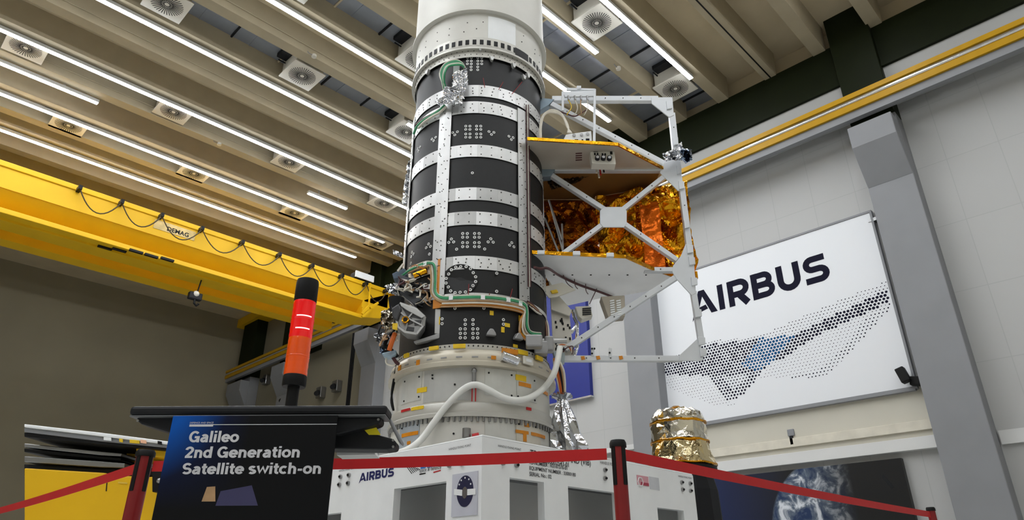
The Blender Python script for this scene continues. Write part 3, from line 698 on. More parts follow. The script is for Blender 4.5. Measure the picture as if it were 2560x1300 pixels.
# orange insulation under the harness
for (px0, px1, ya, yb_, mm_) in ((1084,1110,748,770,M_kap),(1110,1160,757,763,M_kap),(1160,1230,758,764,M_amber),(1230,1310,763,775,M_kap),(1096,1102,648,740,M_kap)):
    q = MB(); r = RT + .012; curved_patch(q, ang(px0,ya,r), ang(px1,ya,r), cyl_hit((px0+px1)/2,yb_,r)[0].z, cyl_hit((px0+px1)/2,ya,r)[0].z, r, .006); q.build('insulation_strip', mm_, sat)
# right side branch of the harness, clamps at its end
for i, m_ in enumerate((M_maroon, M_tan, M_maroon, M_wht)):
    P = [cyl_hit(1318 + 2*i, 752 + 4*i, RT + .02)[0], cyl_hit(1338 + i, 768 + 4*i, RT + .03)[0], SP(1358 + i, 792, -.1), SP(1364 + 2*i, 815, -.1), SP(1366 + 2*i, 850, -.12)]
    MB().tube(smooth_path(P, 4), .008, 6).build('branch_cable', m_, sat, smooth=True)
for (px, py, w, h) in ((1335,855,.12,.09),(1352,872,.1,.1),(1372,862,.07,.12)):
    p = SP(px, py, -.52 + (px-1335)*.009); q = MB(); q.ob(p, HX, HY, (0,0,1), w, .09, h); q.build('connector_block', M_mach, sat, bevel=.012)
q = MB(); p = SP(1378, 852, -.2); q.cyl(p - HX*.1, p + HX*.12, .02, n=12); q.build('clamp_bar', M_strap, sat, smooth=True)
# right edge wires down the strap
for i, m_ in enumerate((M_maroon, M_wht, M_maroon)):
    P = [cyl_hit(1316 + 3*i + (y-300)*.012, y, RT + .022)[0] for y in range(262, 752, 35)]
    MB().tube(smooth_path(P, 2), .0045, 5).build('edge_wire', m_, sat)
# ---- top left: green loops, white plate, silver foil
for i in range(5):
    o = i * 3
    P = [cyl_hit(1110 + o*.6, 226, RT + .02)[0], cyl_hit(1106 + o*.4, 206, RT + .06)[0], cyl_hit(1100 + o, 183, RT + .07 + .006*i)[0], cyl_hit(1112 + o*.8, 160 + o*.5, RT + .08)[0], cyl_hit(1138 + o, 150 + o, RT + .07)[0], cyl_hit(1155 + o*.5, 158 + o, RT + .05)[0], cyl_hit(1163, 172 + o, RT + .04)[0]]
    MB().tube(smooth_path(P, 5), .009, 7).build('green_cable_loop', M_grn if i % 3 else M_wht, sat, smooth=True)
p, n = cyl_hit(1141, 176, RT + .03); t = Vector((-n.y, n.x, 0))
MB().ob(p, t, n, (0,0,1), .056, .01, .16).build('white_plate', M_white, sat, bevel=.003)
p2 = p - Vector((0,0,.065)) + n*.006
MB().ob(p2, t, n, (0,0,1), .058, .006, .045).build('orange_label', M_kap, sat)
def foil_sheet(name, pix, yl, nu, nv, depth, m_, seed, parent, thick_=.0, cylr=None, label=None):
    """crumpled sheet filling a quad given by its four corners (tl, tr, br, bl)"""
    rr = random.Random(seed); V = []; nu, nv = nu*3, nv*3
    g = lambda i, j: (Vector(pix[0]).lerp(Vector(pix[1]), i/nu)).lerp(Vector(pix[3]).lerp(Vector(pix[2]), i/nu), j/nv)
    for j in range(nv + 1):
        for i in range(nu + 1):
            q = g(i, j); e = 1 if 0 < i < nu and 0 < j < nv else 1.6
            x, y = q.x + rr.uniform(-1,1)*e*1.2, q.y + rr.uniform(-1,1)*e*1.2
            h = depth * (crumple(q.x/22, q.y/22, seed, 1.3) + rr.uniform(0, .12))
            if cylr: p, n = cyl_hit(x, y, cylr); V.append(p + n * h)
            else: V.append(SP(x, y, yl - h))
    mb = MB(); fs = []
    for j in range(nv):
        for i in range(nu):
            k = j*(nu+1) + i
            fs += [(k, k+1, k+nu+2), (k, k+nu+2, k+nu+1)] if rr.random() < .5 else [(k, k+1, k+nu+1), (k+1, k+nu+2, k+nu+1)]
    mb.add(V, fs); o = mb.build(name, m_, parent, label=label)
    sol = o.modifiers.new('thick', 'SOLIDIFY'); sol.thickness = .002
    return o
foil_sheet('silver_foil_wrap', [(1136,196),(1170,180),(1172,225),(1140,235)], 0, 5, 6, .07, M_silver, 1, sat, cylr=RT + .03)
foil_sheet('silver_foil_wrap', [(1122,228),(1168,220),(1156,272),(1100,268)], 0, 7, 7, .08, M_silver, 2, sat, cylr=RT + .03)
for P, m_ in (([(1112,262),(1098,276),(1085,285),(1060,300),(1043,315),(1034,335)], M_grn), ([(1116,266),(1100,281),(1085,289),(1062,304),(1046,320)], M_wht), ([(1100,274),(1085,284),(1060,297),(1040,312)], M_maroon)):
    MB().tube(smooth_path([cyl_hit(x, y, RT + .035)[0] for x, y in P], 4), .011, 6).build('side_cable', m_, sat, smooth=True)
# silver foil on the far left edge of the tube
foil_sheet('hanging_foil', [(1020,400),(1030,405),(1024,512),(1004,512)], -.05, 3, 9, .08, M_silver, 5, sat)
foil_sheet('hanging_foil', [(982,625),(1006,634),(1010,646),(985,636)], -.25, 4, 3, .05, M_silver, 6, sat)

# ---- equipment on the lower left of the tube
LY = -.47
pz = lambda name, pts, yl, dep, m_, bev=.004, label=None, par=None: MB().prism([SP(x, y, yl) for x, y in pts], HY * dep).build(name, m_, par or sat, bevel=bev, label=label)
VBK = pz('valve_bracket', [(996,690),(1001,686),(1082,712),(1084,740),(1076,752),(1040,764),(992,732)], LY, .05, mat('dark bracket plate', (78,80,84), .35, .7))
for k in range(16):
    x = 1002 + (k % 8) * 9.5; y = 699 + (k % 8) * 2.2 + (k // 8) * 15 + rnd.uniform(-4,4); m = MB()
    m.cyl(SP(x, y, LY - .005), SP(x + rnd.uniform(12,18), y + rnd.uniform(2,7), LY - .03), .0085, n=7); m.build('valve_fitting', [M_wht, M_tan, M_steel][k % 3], VBK)
for k in range(5):
    P = [SP(1004 + 4*k, 690 - 3*k, LY + .02), SP(1030 + 2*k, 668 - 2*k + 4, LY - .02), SP(1062, 662 + 3*k, LY - .02), SP(1080 - 2*k, 676 + 4*k, LY), SP(1084 - k, 730, LY)]
    MB().tube(smooth_path(P, 4), .009, 6).build('pipe_bundle', [M_grn, M_wht, M_tan, M_maroon, M_kap][k], sat, smooth=True)
MB().cyl(SP(1034,690,LY-.03), SP(1066,678,LY-.03), .022, n=12).build('gold_filter', M_gold, sat, smooth=True)
foil_sheet('bracket_foil', [(962,714),(1000,706),(996,740),(972,732)], LY + .05, 4, 4, .09, M_silver, 8, sat)
pz('blue_grey_cap', [(980,684),(1010,670),(1018,678),(1018,688),(1000,694),(984,698)], LY + .05, .08, mat('blue grey cover', (84,98,112), .4, .3))
pz('rod', [(992,676),(1006,658),(1009,660),(996,678)], LY, .015, M_wht, 0)
# hexagonal machined housing
HXP = [(981,765),(1000,758),(1040,772),(1062,792),(1058,815),(1042,835),(1012,830),(996,818)]
HOUS = pz('thruster_housing', HXP, LY - .12, .16, M_mach, .012)
for P in ([(1002,764),(1038,778),(1056,792),(1052,797),(1018,790)], [(1018,798),(1030,794),(1032,808),(1020,812)], [(1036,800),(1054,800),(1050,812),(1036,814)], [(1020,816),(1036,818),(1034,828),(1014,826)]):
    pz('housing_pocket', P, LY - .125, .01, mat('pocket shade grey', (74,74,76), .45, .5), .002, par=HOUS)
pz('nozzle_cone', [(978,770),(997,757),(1004,772),(993,803),(981,794)], LY - .15, .05, mat('nozzle grey', (74,74,76), .4, .5), .012)
p = SP(988, 785, LY - .1); d = (SP(1010,800,LY-.1) - SP(975,770,LY-.1)).normalized()
MB().lathe([(.0,0),(.03,0),(.055,.12),(.06,.12),(.035,-.0)], p, 24).build('thruster_nozzle', M_dark, sat, smooth=True)
p, n = SP(1014, 801, LY - .13), -HY
MB().cyl(p, p + n*.02, .026, n=18).build('housing_port', M_gold, HOUS); MB().cyl(p, p + n*.023, .016, n=14).build('housing_port_bore', M_black, HOUS)
ctr = SP(1020, 796, LY - .13)
for k, (x, y) in enumerate(HXP):
    x2, y2 = HXP[(k+1) % len(HXP)]; MB().bar(SP(x, y, LY - .13), SP(x2, y2, LY - .13), .014, .014).build('housing_rib', M_strap, HOUS)
    if k % 2 == 0: MB().bar(SP(x, y, LY - .13), ctr, .010, .010).build('housing_rib', M_strap, HOUS)
MB().prism([SP(x, y, LY - .14) for x, y in ((999,757),(1040,771),(1062,791),(1054,795),(1016,775),(1002,765))], HY*.04).build('housing_flange', M_strap, HOUS, bevel=.004)
MB().tube(smooth_path([SP(992,912,-.3), SP(986,940,-.3), SP(979,985,-.3), SP(984,1026,-.3), SP(978,1000,-.28), SP(986,955,-.3)], 5), .008, 6).build('black_cable', M_black, sat, smooth=True)
foil_sheet('thruster_foil', [(952,780),(982,768),(984,822),(962,826)], LY - .05, 4, 6, .1, mat('dull crinkled foil', (176,168,152), .25, .9, bump=.4, bscale=20), 9, sat)
foil_sheet('silver_foil_tail', [(933,836),(962,833),(968,850),(944,856)], LY, 4, 3, .07, M_silver, 10, sat)
pz('yellow_marker', [(981,808),(994,808),(993,825),(981,822)], LY - .14, .01, M_ytape, 0)
for k in range(10):
    P = [SP(985 - 2*k, 825 + 2*k, LY - .02 + .008*k), SP(970 - 2*k, 845 + 2*k, LY - .05 + .01*k), SP(962 + k, 868, LY - .04), SP(968 + 3*k, 892, LY)]
    MB().tube(smooth_path(P, 4), .012, 6).build('black_cable', M_black, sat, smooth=True)
MB().tube([SP(987,834,LY-.08), SP(979,856,LY-.1), SP(973,876,LY-.08)], .018, 8).build('orange_cable', M_orng, sat, smooth=True)
pz('pale_blue_cap', [(953,882),(990,873),(990,886),(978,892),(958,890)], LY - .05, .09, M_bluef, .01)
MB().tube(smooth_path([SP(966,890,LY), SP(966,908,LY), SP(982,914,LY), SP(992,906,LY)], 5), .007, 6).build('white_wire_loop', M_wht, sat, smooth=True)
MB().tube(smooth_path([SP(980,890,LY), SP(990,905,LY-.02), SP(996,910,LY)], 5), .014, 6).build('maroon_connector', M_maroon, sat, smooth=True)
foil_sheet('lower_left_foil', [(948,862),(962,858),(962,890),(950,884)], LY + .05, 2, 4, .05, mat('bluish foil', (90,106,126), .25, .8), 11, sat)
wr = random.Random(41)
for k in range(26):
    x, y = wr.uniform(992,1070), wr.uniform(694,752); P = [SP(x, y, LY - .03)]
    for q in range(3): x += wr.uniform(-16,20); y += wr.uniform(-10,16); P.append(SP(x, y, LY - wr.uniform(.02,.07)))
    MB().tube(smooth_path(P, 3), wr.choice((.004,.005,.007)), 6).build('harness_wire', [M_wht, M_tan, M_black, M_maroon, M_wht, M_steel][k % 6], sat, smooth=True)
for k in range(16):
    x, y = wr.uniform(958,998), wr.uniform(776,850); P = [SP(x, y, LY - .08)]
    for q in range(3): x += wr.uniform(-10,12); y += wr.uniform(-4,16); P.append(SP(x, y, LY - wr.uniform(.03,.1)))
    MB().tube(smooth_path(P, 3), wr.choice((.004,.006,.008)), 6).build('harness_wire', [M_wht, M_tan, M_black, M_steel][k % 4], sat, smooth=True)
pz('latch_plate', [(1056,716),(1084,706),(1088,716),(1062,728)], LY - .05, .02, M_strap)
pz('cross_strut', [(1058,800),(1082,773),(1088,778),(1064,806)], LY + .0, .03, M_strap)
pz('support_plate', [(1088,772),(1104,772),(1102,834),(1086,834)], -RT*.93, .02, M_strap)
pz('support_arm', [(1033,853),(1086,836),(1102,830),(1116,830),(1119,842),(1096,846),(1040,858)], -RT*.93, .05, M_mach, .006)
for (x, y, w) in ((1226,842,11),(1291,852,11)):
    p, n = cyl_hit(x, y, RT); t = Vector((-n.y, n.x, 0)); s = .035
    MB().prism([p - t*s, p + t*s, p + t*s*.9 + Vector((0,0,.02)), p + t*.012 + Vector((0,0,.05)), p - t*.012 + Vector((0,0,.05)), p - t*s*.9 + Vector((0,0,.02))], n*.04).build('grey_lug', M_mach, sat, bevel=.006)

# ================================================================== side frame and shelves of the satellite
FW = .062
def rail(p, q, w, name='frame_rail', dep=.05, yl=0.0, mi=M_frame):
    a, b = SP(*p, yl), SP(*q, yl); z = w / FPX * (a - CAM).dot(FV)
    mb = MB(); mb.bar(a, b, dep, z, side=HY); o = mb.build(name, mi, sat, bevel=.003)
    d = b - a; k = max(2, int(d.length / .16)); m = MB()
    for i in range(1, k):
        c = a + d * (i / k) - HY * (dep/2); m.cyl(c, c - HY*.004, .0055, n=7)
    bo = m.build('rivets', M_bolt, None); inv = WM[sat.name].inverted()
    for v in bo.data.vertices: v.co = inv @ v.co
    bo.parent = o; WM[bo.name] = WM[sat.name]
    return o
rail((1380,249.5),(1645,249.5), 15); rail((1378,262),(1662,412), 13)
rail((1679,285),(1691,400), 15); rail((1704,470),(1722,615), 14); rail((1733,730),(1752,850), 14)
rail((1405,897.5),(1706,897.5), 14); rail((1375,425),(1660,425), 13)
rail((1376,438),(1512,526), 12); rail((1664,440),(1556,526), 12); rail((1402,640),(1512,558), 12); rail((1692,652),(1556,558), 12)
rail((1690,694),(1412,874), 14); rail((1610,676),(1690,676), 12)
def plate(name, pts, yl=-.03, dep=.012, m_=M_frame): return pz(name, pts, yl, dep, m_, .003)
plate('corner_gusset', [(1628,243),(1681,243),(1685,288),(1673,293),(1630,259)])
plate('node_gusset', [(1661,404),(1700,395),(1709,474),(1695,477),(1650,432),(1652,418)])
plate('node_gusset', [(1714,610),(1733,612),(1740,733),(1729,738),(1691,697),(1681,680),(1683,664),(1702,640)])
plate('corner_gusset', [(1748,842),(1759,897),(1755,902),(1699,902),(1698,888)])
plate('centre_plate', [(1508,517),(1558,517),(1567,527),(1567,558),(1560,568),(1508,568),(1500,558),(1500,527)])
M_fit = mat('blue grey fitting', (128,144,156), .4, .4, var=.08)
plate('tube_fitting', [(1350,244),(1386,248),(1372,262),(1350,275)], -.03, .08, M_fit)
plate('tube_fitting', [(1352,408),(1372,400),(1388,424),(1378,440),(1354,442)], -.03, .08, M_fit)
plate('tube_fitting', [(1382,876),(1412,882),(1412,905),(1390,905)], -.03, .08, mat('pale fitting', (170,184,188), .4, .3))
for (x, y, w) in ((1672,262,11),(1689,352,9),(1697,424,9),(1703,462,11),(1716,560,10),(1724,622,12),(1729,652,12),(1735,703,12),(1744,782,14),(1753,852,14),(1757,880,13)):
    plate('edge_clip', [(x-w*.6,y-11),(x+w*.7,y-9),(x+w*.8,y+8),(x-w*.4,y+11)], -.045, .02)
# ---- shelves
def shelf(Z, front, back, name, m_):
    pts = [at(x, y, 2, Z) for x, y in front] + back(Z)
    MB().prism(pts, (0,0,.022)).build(name, m_, sat)
    fr = [at(x, y, 2, Z) for x, y in front]
    for a, b in zip(fr, fr[1:]):
        MB().bar(a + Vector((0,0,.012)) , b + Vector((0,0,.012)), .012, .03).build('gold_edging', M_gold, sat)
ZS1 = SP(1500, 425).z - .01
zloc = lambda x, yl, Z: Vector((AX.x, AX.y, 0)) + HX * x + HY * yl + Vector((0,0,Z))
xr1 = (SP(1655, 425) - AX).dot(HX)
M_shelf1 = mat('upper shelf underside', (196,188,174), .35, .3, var=.08, scale=3)
M_shelf2 = mat('lower shelf underside', (240,240,240), .45, .05, var=.05, scale=3)
shelf(ZS1, [(1318,350),(1545,364),(1638,413),(1664,426)], lambda Z: [zloc(xr1, .55, Z), zloc(.45, .55, Z), zloc(.45, .1, Z)], 'upper_shelf', M_shelf1)
ZS2 = SP(1650, 678).z
f2 = [(1330,634),(1565,645),(1625,672),(1682,692)]
shelf(ZS2, f2, lambda Z: [at(1629,726,2,Z), at(1562,738,2,Z), at(1500,746,2,Z), at(1420,764,2,Z), at(1395,745,2,Z)], 'lower_shelf', M_shelf2)
m = MB()
for k in range(6):
    p = at(1385 + 46*k, 687, 2, ZS2 - .001); m.cyl(p, p - Vector((0,0,.004)), .008, n=10)
m.build('shelf_inserts', M_black, sat)
for x, y in ((1441,639),(1525,643),(1352,637)):
    p = at(x, y, 2, ZS2); MB().ob(p + Vector((0,0,.012)) - HY*.01, HX, HY, (0,0,1), .06, .03, .036).build('edge_bracket', M_frame, sat, bevel=.004)
# ---- gold foil bay between the shelves
def foil_wall(name, x0, x1, z0, z1, yl0, yl1, nu, nv, dep, m_, seed, label=None, fr=1.0):
    rr = random.Random(seed); V = []; fs = []; nu, nv = int(abs(x1-x0)/.013) + 2, int(abs(z1-z0)/.013) + 2
    for j in range(nv + 1):
        for i in range(nu + 1):
            u, v = i / nu, j / nv; X, Z = x0 + (x1-x0)*u, z0 + (z1-z0)*v
            e = min(1, abs(Z-z1)/.07, abs(Z-z0)/.05)
            V.append(zloc(X, yl0 + (yl1-yl0)*u - dep * e * (crumple(X*5.2, Z*5.2, seed, fr) + rr.uniform(0,.03)), Z))
    for j in range(nv):
        for i in range(nu):
            k = j*(nu+1) + i; fs += [(k, k+1, k+nu+2), (k, k+nu+2, k+nu+1)] if (i + j) % 2 else [(k, k+1, k+nu+1), (k+1, k+nu+2, k+nu+1)]
    mb = MB(); mb.add(V, fs); o = mb.build(name, m_, sat, label=label)
    s = o.modifiers.new('thick', 'SOLIDIFY'); s.thickness = .003
    return o
xa, xb = .5, (SP(1714, 540, .2) - AX).dot(HX)
MB().prism([zloc(.47,.0,ZS1-.004), zloc(xr1-.02,.0,ZS1-.004), zloc(xr1-.02,.54,ZS1-.004), zloc(.47,.54,ZS1-.004)], (0,0,.003)).build('shelf_lining', mat('smooth amber lining', (150,112,64), .35, .35, var=.15, scale=2), sat)
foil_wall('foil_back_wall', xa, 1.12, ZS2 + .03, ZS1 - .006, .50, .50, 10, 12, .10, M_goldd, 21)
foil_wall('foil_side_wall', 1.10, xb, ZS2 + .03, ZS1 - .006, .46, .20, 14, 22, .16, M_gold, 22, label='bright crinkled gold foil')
xo = (SP(1615, 580, .2) - AX).dot(HX)
foil_wall('amber_sheet', (SP(1606,580,.1)-AX).dot(HX), (SP(1652,580,.1)-AX).dot(HX), ZS2 + .01, SP(1630, 503, .1).z, .14, .10, 3, 8, .05, M_amber, 23, label='orange amber sheet')
foil_wall('gold_fold', (SP(1608,500,.05)-AX).dot(HX), (SP(1690,500,.05)-AX).dot(HX), SP(1650,512,.05).z, SP(1650,470,.05).z, .16, .12, 7, 4, .09, M_gold, 24)
for (x, y) in ((1712,470),(1719,530),(1726,600),(1733,655),(1741,688)):
    p = SP(x, y, .12); MB().ob(p, HX, HY, (0,0,1), .02, .02, .16 if y < 640 else .07).build('gold_edge_tab', M_gold, sat, bevel=.004)
for P in ([(1378,520),(1410,638)],[(1362,545),(1400,640)],[(1372,500),(1405,600)],[(1405,560),(1408,640)]):
    MB().cyl(SP(*P[0], .2), SP(*P[1], .15), .009, n=6).build('bay_strut', M_mach, sat)
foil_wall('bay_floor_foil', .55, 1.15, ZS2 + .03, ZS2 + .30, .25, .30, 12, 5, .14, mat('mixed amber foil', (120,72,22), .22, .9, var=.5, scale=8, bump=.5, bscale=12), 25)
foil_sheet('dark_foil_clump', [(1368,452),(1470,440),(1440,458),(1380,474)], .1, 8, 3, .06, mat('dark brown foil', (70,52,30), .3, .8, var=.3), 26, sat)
# ---- connector boxes on the upper shelf
CPN = pz('connector_panel', [(1405,356),(1415,336),(1478,327),(1480,355)], -.38, .04, M_white, .004)
for (x, y) in ((1435,338),(1454,337),(1469,335)):
    p = SP(x, y, -.385); MB().cyl(p, p - HY*.006, .014, n=16).build('panel_port', M_mach, CPN)
for (x, y, w) in ((1427,353,.02),(1441,351,.03),(1456,351,.015),(1469,349,.03)):
    p = SP(x, y, -.385); MB().ob(p, HX, HY, (0,0,1), w, .012, .016).build('panel_socket', M_black, CPN)
CPY = -.30
SBX = pz('socket_box', [(1474,366),(1535,364),(1540,410),(1480,408)], CPY, .10, M_offw, .006)
for (x, y) in ((1493,397),(1508,397),(1523,398)):
    p = SP(x, y, CPY - .005); q = MB(); q.cyl(p, p - HY*.03, .021, n=16); q.build('round_socket', M_dark, SBX); MB().cyl(p - HY*.03, p - HY*.032, .014, n=14).build('round_socket_face', M_steel, SBX)
for (x, y, w, h) in ((1489,372,.05,.007),(1489,378,.04,.012),(1508,372,.02,.016),(1508,378,.04,.01),(1524,374,.04,.018),(1528,382,.02,.03),(1487,385,.012,.02),(1494,385,.012,.02),(1506,386,.012,.018),(1513,386,.012,.018)):
    p = SP(x, y, CPY - .003); MB().ob(p, HX, HY, (0,0,1), w, .01, h).build('small_socket', M_black, SBX)
for k in range(4):
    a, b = at(1439, 384 + 5.5*k, 2, ZS1 - .002), at(1455, 383 + 5.5*k, 2, ZS1 - .002); MB().bar(a, b, .012, .004).build('shelf_slot', M_maroon, sat)
for k, (x, y) in enumerate(((1490,420),(1500,425),(1508,418),(1496,432))):
    MB().cyl(SP(x, y, -.1), SP(x + 2, y + 12, -.12), .008, n=8).build('plug', [M_wht, M_red, M_black, M_wht][k], sat)
# white cable arch and bracket on top of the frame
for i in range(4):
    P = [SP(1350 + i, 352, -.3), SP(1350 + i, 315, -.28), SP(1358 + i, 288, -.25), SP(1378, 275 + 2*i, -.25), SP(1400, 281 + 2*i, -.25), SP(1414 - i, 300, -.28), SP(1421 - i, 318, -.3), SP(1424 + (i-1.5)*3, 332, -.36)]
    MB().tube(smooth_path(P, 5), .0075, 6).build('white_cable_arch', M_wht, sat, smooth=True)
BY = -.12
for P, nm in (([(1404,228),(1410,228),(1410,276),(1404,276)], 'bracket_post'), ([(1484,222),(1490,222),(1489,356),(1483,356)], 'bracket_post'), ([(1416,219),(1488,221),(1488,226),(1416,225)], 'bracket_bar'), ([(1408,229),(1486,226),(1484,240),(1412,242)], 'bracket_web'), ([(1442,214),(1453,214),(1453,226),(1442,226)], 'bracket_boss')):
    pz(nm, P, BY, .02, M_frame, .002)
for k, x in enumerate((1421,1437,1452,1468)):
    MB().cyl(SP(x, 240, BY-.02), SP(x + 1, 250, BY-.02), .011, n=8).build('hanging_connector', M_steel, sat)
    P = [SP(x, 250, BY-.02), SP(x + rnd.uniform(-3,8), 268, BY-.03), SP(x + rnd.uniform(-8,4), 284, BY-.02), SP(1418 + 14*k, 288, BY)]
    MB().tube(smooth_path(P, 4), .005, 6).build('hanging_wire', [M_ytape, M_wht, M_tan, M_wht][k], sat, smooth=True)
MB().tube(smooth_path([SP(1395,277,BY), SP(1420,286,BY), SP(1440,290,BY), SP(1470,272,BY)], 4), .007, 6).build('brown_wire', M_maroon, sat, smooth=True)
foil_sheet('node_foil', [(1657,385),(1700,366),(1705,400),(1662,402)], -.04, 6, 4, .12, M_silver, 31, sat)
foil_sheet('node_foil', [(1690,372),(1728,374),(1730,400),(1712,408)], .0, 5, 4, .14, mat('blue silver foil', (120,136,156), .16, 1, bump=.4, bscale=18), 32, sat)
foil_sheet('node_foil', [(1696,360),(1704,356),(1708,380),(1698,384)], -.02, 2, 3, .06, M_silver, 33, sat)
# ---- below the lower shelf
MB().tube(smooth_path([SP(1336,668,-.52), SP(1352,672,-.45), SP(1370,671,-.4), at(1400,690,2,ZS2-.02), at(1450,713,2,ZS2-.02), at(1500,730,2,ZS2-.02), at(1535,744,2,ZS2-.02)], 5), .011, 7).build('maroon_harness', M_maroon, sat, smooth=True)
for x, y, x2, y2 in ((1408,688,1432,720),(1436,698,1444,722),(1464,710,1470,735),(1492,722,1474,760)):
    MB().tube(smooth_path([at(x, y, 2, ZS2-.02), at((x+x2)/2 - 2, (y+y2)/2 + 4, 2, ZS2-.05), at(x2, y2, 2, ZS2-.04)], 4), .004, 5).build('thin_wire', M_maroon, sat)
pz('tilted_tray', [(1352,718),(1406,706),(1440,724),(1392,742),(1372,744)], -.1, .02, M_offw)
pz('yellow_knob', [(1376,726),(1392,723),(1396,730),(1380,733)], -.12, .03, M_ytape)
m = MB(); m.prism([SP(x, y, .02) for x, y in ((1378,772),(1424,788),(1432,868),(1446,902),(1384,902))], HY * .03)
for k in range(26):
    x, y = rnd.uniform(1388,1426), rnd.uniform(796,884); q = SP(x, y, .018); m.ob(q, HX, HY, (0,0,1), .014, .01, .02, 1)
m.build('perforated_panel', [mat('warm white panel', (204,200,190), .45, .2), M_black], sat)
pz('panel_upper', [(1372,700),(1400,742),(1430,776),(1424,790),(1378,774)], -.02, .03, M_offw)
VBX = pz('vented_box', [(1502,741),(1562,738),(1563,790),(1521,794)], -.02, .12, mat('tan box', (168,160,146), .45, .4), .006)
for k in range(7):
    for s in (0, 1):
        x, y = 1530 + s*16 + .4*k, 752 + 5.6*k; q = SP(x, y, -.025); MB().ob(q, (HX*.98 + Vector((0,0,.2))).normalized(), HY, (0,0,1), .036, .01, .011).build('vent_slot', M_white, VBX)
SMB = pz('small_box', [(1438,766),(1474,764),(1482,788),(1455,798),(1446,790)], -.02, .1, M_offw, .006)
for k in range(4):
    a, b = SP(1456, 772 + 5*k, -.025), SP(1478, 770 + 5*k, -.025); MB().bar(a, b, .01, .008).build('box_slot', M_dark, SMB)
MB().tube([SP(1432,775,.1), SP(1436,795,.08), SP(1443,810,.05), SP(1443,868,.02), SP(1436,890,.0)], .014, 8).build('silver_pipe', M_silver, sat)
MB().tube([SP(1442,812,.05), SP(1428,832,.05)], .014, 8).build('silver_pipe', M_silver, sat)
for (x, y) in ((1457,897),(1495,896),(1552,896)):
    pz('orange_tab', [(x-5,y-6),(x+4,y-7),(x+6,y+1),(x-3,y+3)], -.032, .006, M_kap, 0)
for (x, y) in ((1482,876),(1526,880)):
    pz('rail_bracket', [(x-4,y-12),(x+3,y-10),(x+4,y+14),(x-4,y+14)], -.03, .02, M_frame)
for (x, y) in ((1480,872),(1486,872),(1480,884),(1524,882)):
    q = SP(x, y, -.035); MB().cyl(q, q - HY*.006, .008, n=8).build('bracket_screw', M_black, sat)
for k in range(3):
    MB().tube(smooth_path([SP(1392 + 8*k, 880, -.05), SP(1400 + 8*k, 862 + 4*k, -.08), SP(1420 + 6*k, 866, -.06), SP(1430, 880 + 3*k, -.05)], 4), .005, 5).build('thin_wire', [M_orng, M_wht, M_maroon][k], sat)

# ================================================================== ADAPTER UNDER THE SATELLITE
ad = thing('payload_adapter', 'pale grey cylindrical adapter ring stack carrying the satellite core on the white base', 'adapter', (AX.x, AX.y, 1.0))
z = lambda py, r: zf(py, r)
zA, zB = ZLOW, z(911, .63)
m = MB(); m.lathe([(.585, zA), (.60, zA), (.628, zA - .03), (.634, zA - .05), (.634, zB + .03), (.646, zB + .02), (.646, zB - .01), (.59, zB - .01)], C0, 120, close=True)
for k in range(36):
    a = k*2*math.pi/36 + .02; curved_patch(m, a - .035, a + .035, zA - .072, zA - .062, .634, .002, 1, n=2)
m.build('upper_clamp_ring', [mat('beige clamp ring', (190,183,166), .42, .35, var=.05), M_mach], ad, smooth=True)
zC, zD = z(1006, .595), z(1032, .613)
MB().lathe([(.594, zB), (.594, zC)], C0, 96).build('middle_cylinder', M_adap, ad, smooth=True)
m = MB(); m.lathe([(.59, zC), (.608, zC), (.615, zC - .015), (.615, zD + .01), (.628, zD), (.628, zD - .025), (.59, zD - .025)], C0, 120, close=True)
for k in range(96):
    a = k*2*math.pi/96; p = on_cyl(a, zD - .045, .612); n = (p - Vector((AX.x, AX.y, p.z))).normalized(); m.cyl(p + Vector((0,0,.02)), p - Vector((0,0,.012)), .009, n=6, mi=1)
m.build('bolted_flange', [M_ring, M_steel], ad, smooth=True)
MB().lathe([(.60, zD - .02), (.603, 1.0)], C0, 96).build('lower_cylinder', M_adap, ad, smooth=True)
MB().lathe([(.603, 1.0), (.70, 1.0), (.70, 1.03), (.603, 1.03)], C0, 96, close=True).build('foot_flange', M_ring, ad, smooth=True)
def plate_px(x0, y0, x1, y1, r, m_, nm='access_plate', t=.004, par=None, label=None):
    mb = MB(); cx = (x0+x1)/2; curved_patch(mb, ang(x0,(y0+y1)/2,r), ang(x1,(y0+y1)/2,r), cyl_hit(cx,y1,r)[0].z, cyl_hit(cx,y0,r)[0].z, r, t); return mb.build(nm, m_, par or ad, label=label)
M_plate = mat('bright access plate', (204,204,198), .42, .25)
plate_px(1212,924,1290,990,.595,M_plate); plate_px(1291,930,1340,1002,.595,M_plate); plate_px(1006,928,1054,1004,.595,M_plate)
plate_px(1060,921,1180,1002,.594,mat('soft grey plate', (184,184,180), .45, .25), t=.002)
plate_px(1212,1046,1284,1130,.602,M_plate); plate_px(1290,1050,1350,1125,.602,mat('cream plate', (206,200,186), .45, .2)); plate_px(1000,1052,1048,1130,.602,mat('bluish plate', (176,184,190), .4, .3))
for x, y in ((1222,932),(1279,938),(1279,989),(1296,941),(1336,952),(1295,991),(1337,1001),(1012,954),(1048,942),(1010,1003),(1047,992),(1137,961),(1081,946),(1081,938)):
    a = ang(x, y, .599); m = MB(); bolts(m, a, cyl_hit(x, y, .599)[0].z, .599, .007, 0); m.build('plate_screw', M_black, ad)
for x, y in ((1297,1060),(1339,1068),(1005,1071),(1044,1062),(1134,1084)):
    a = ang(x, y, .606); m = MB(); bolts(m, a, cyl_hit(x, y, .606)[0].z, .606, .007, 0); m.build('plate_screw', M_black, ad)
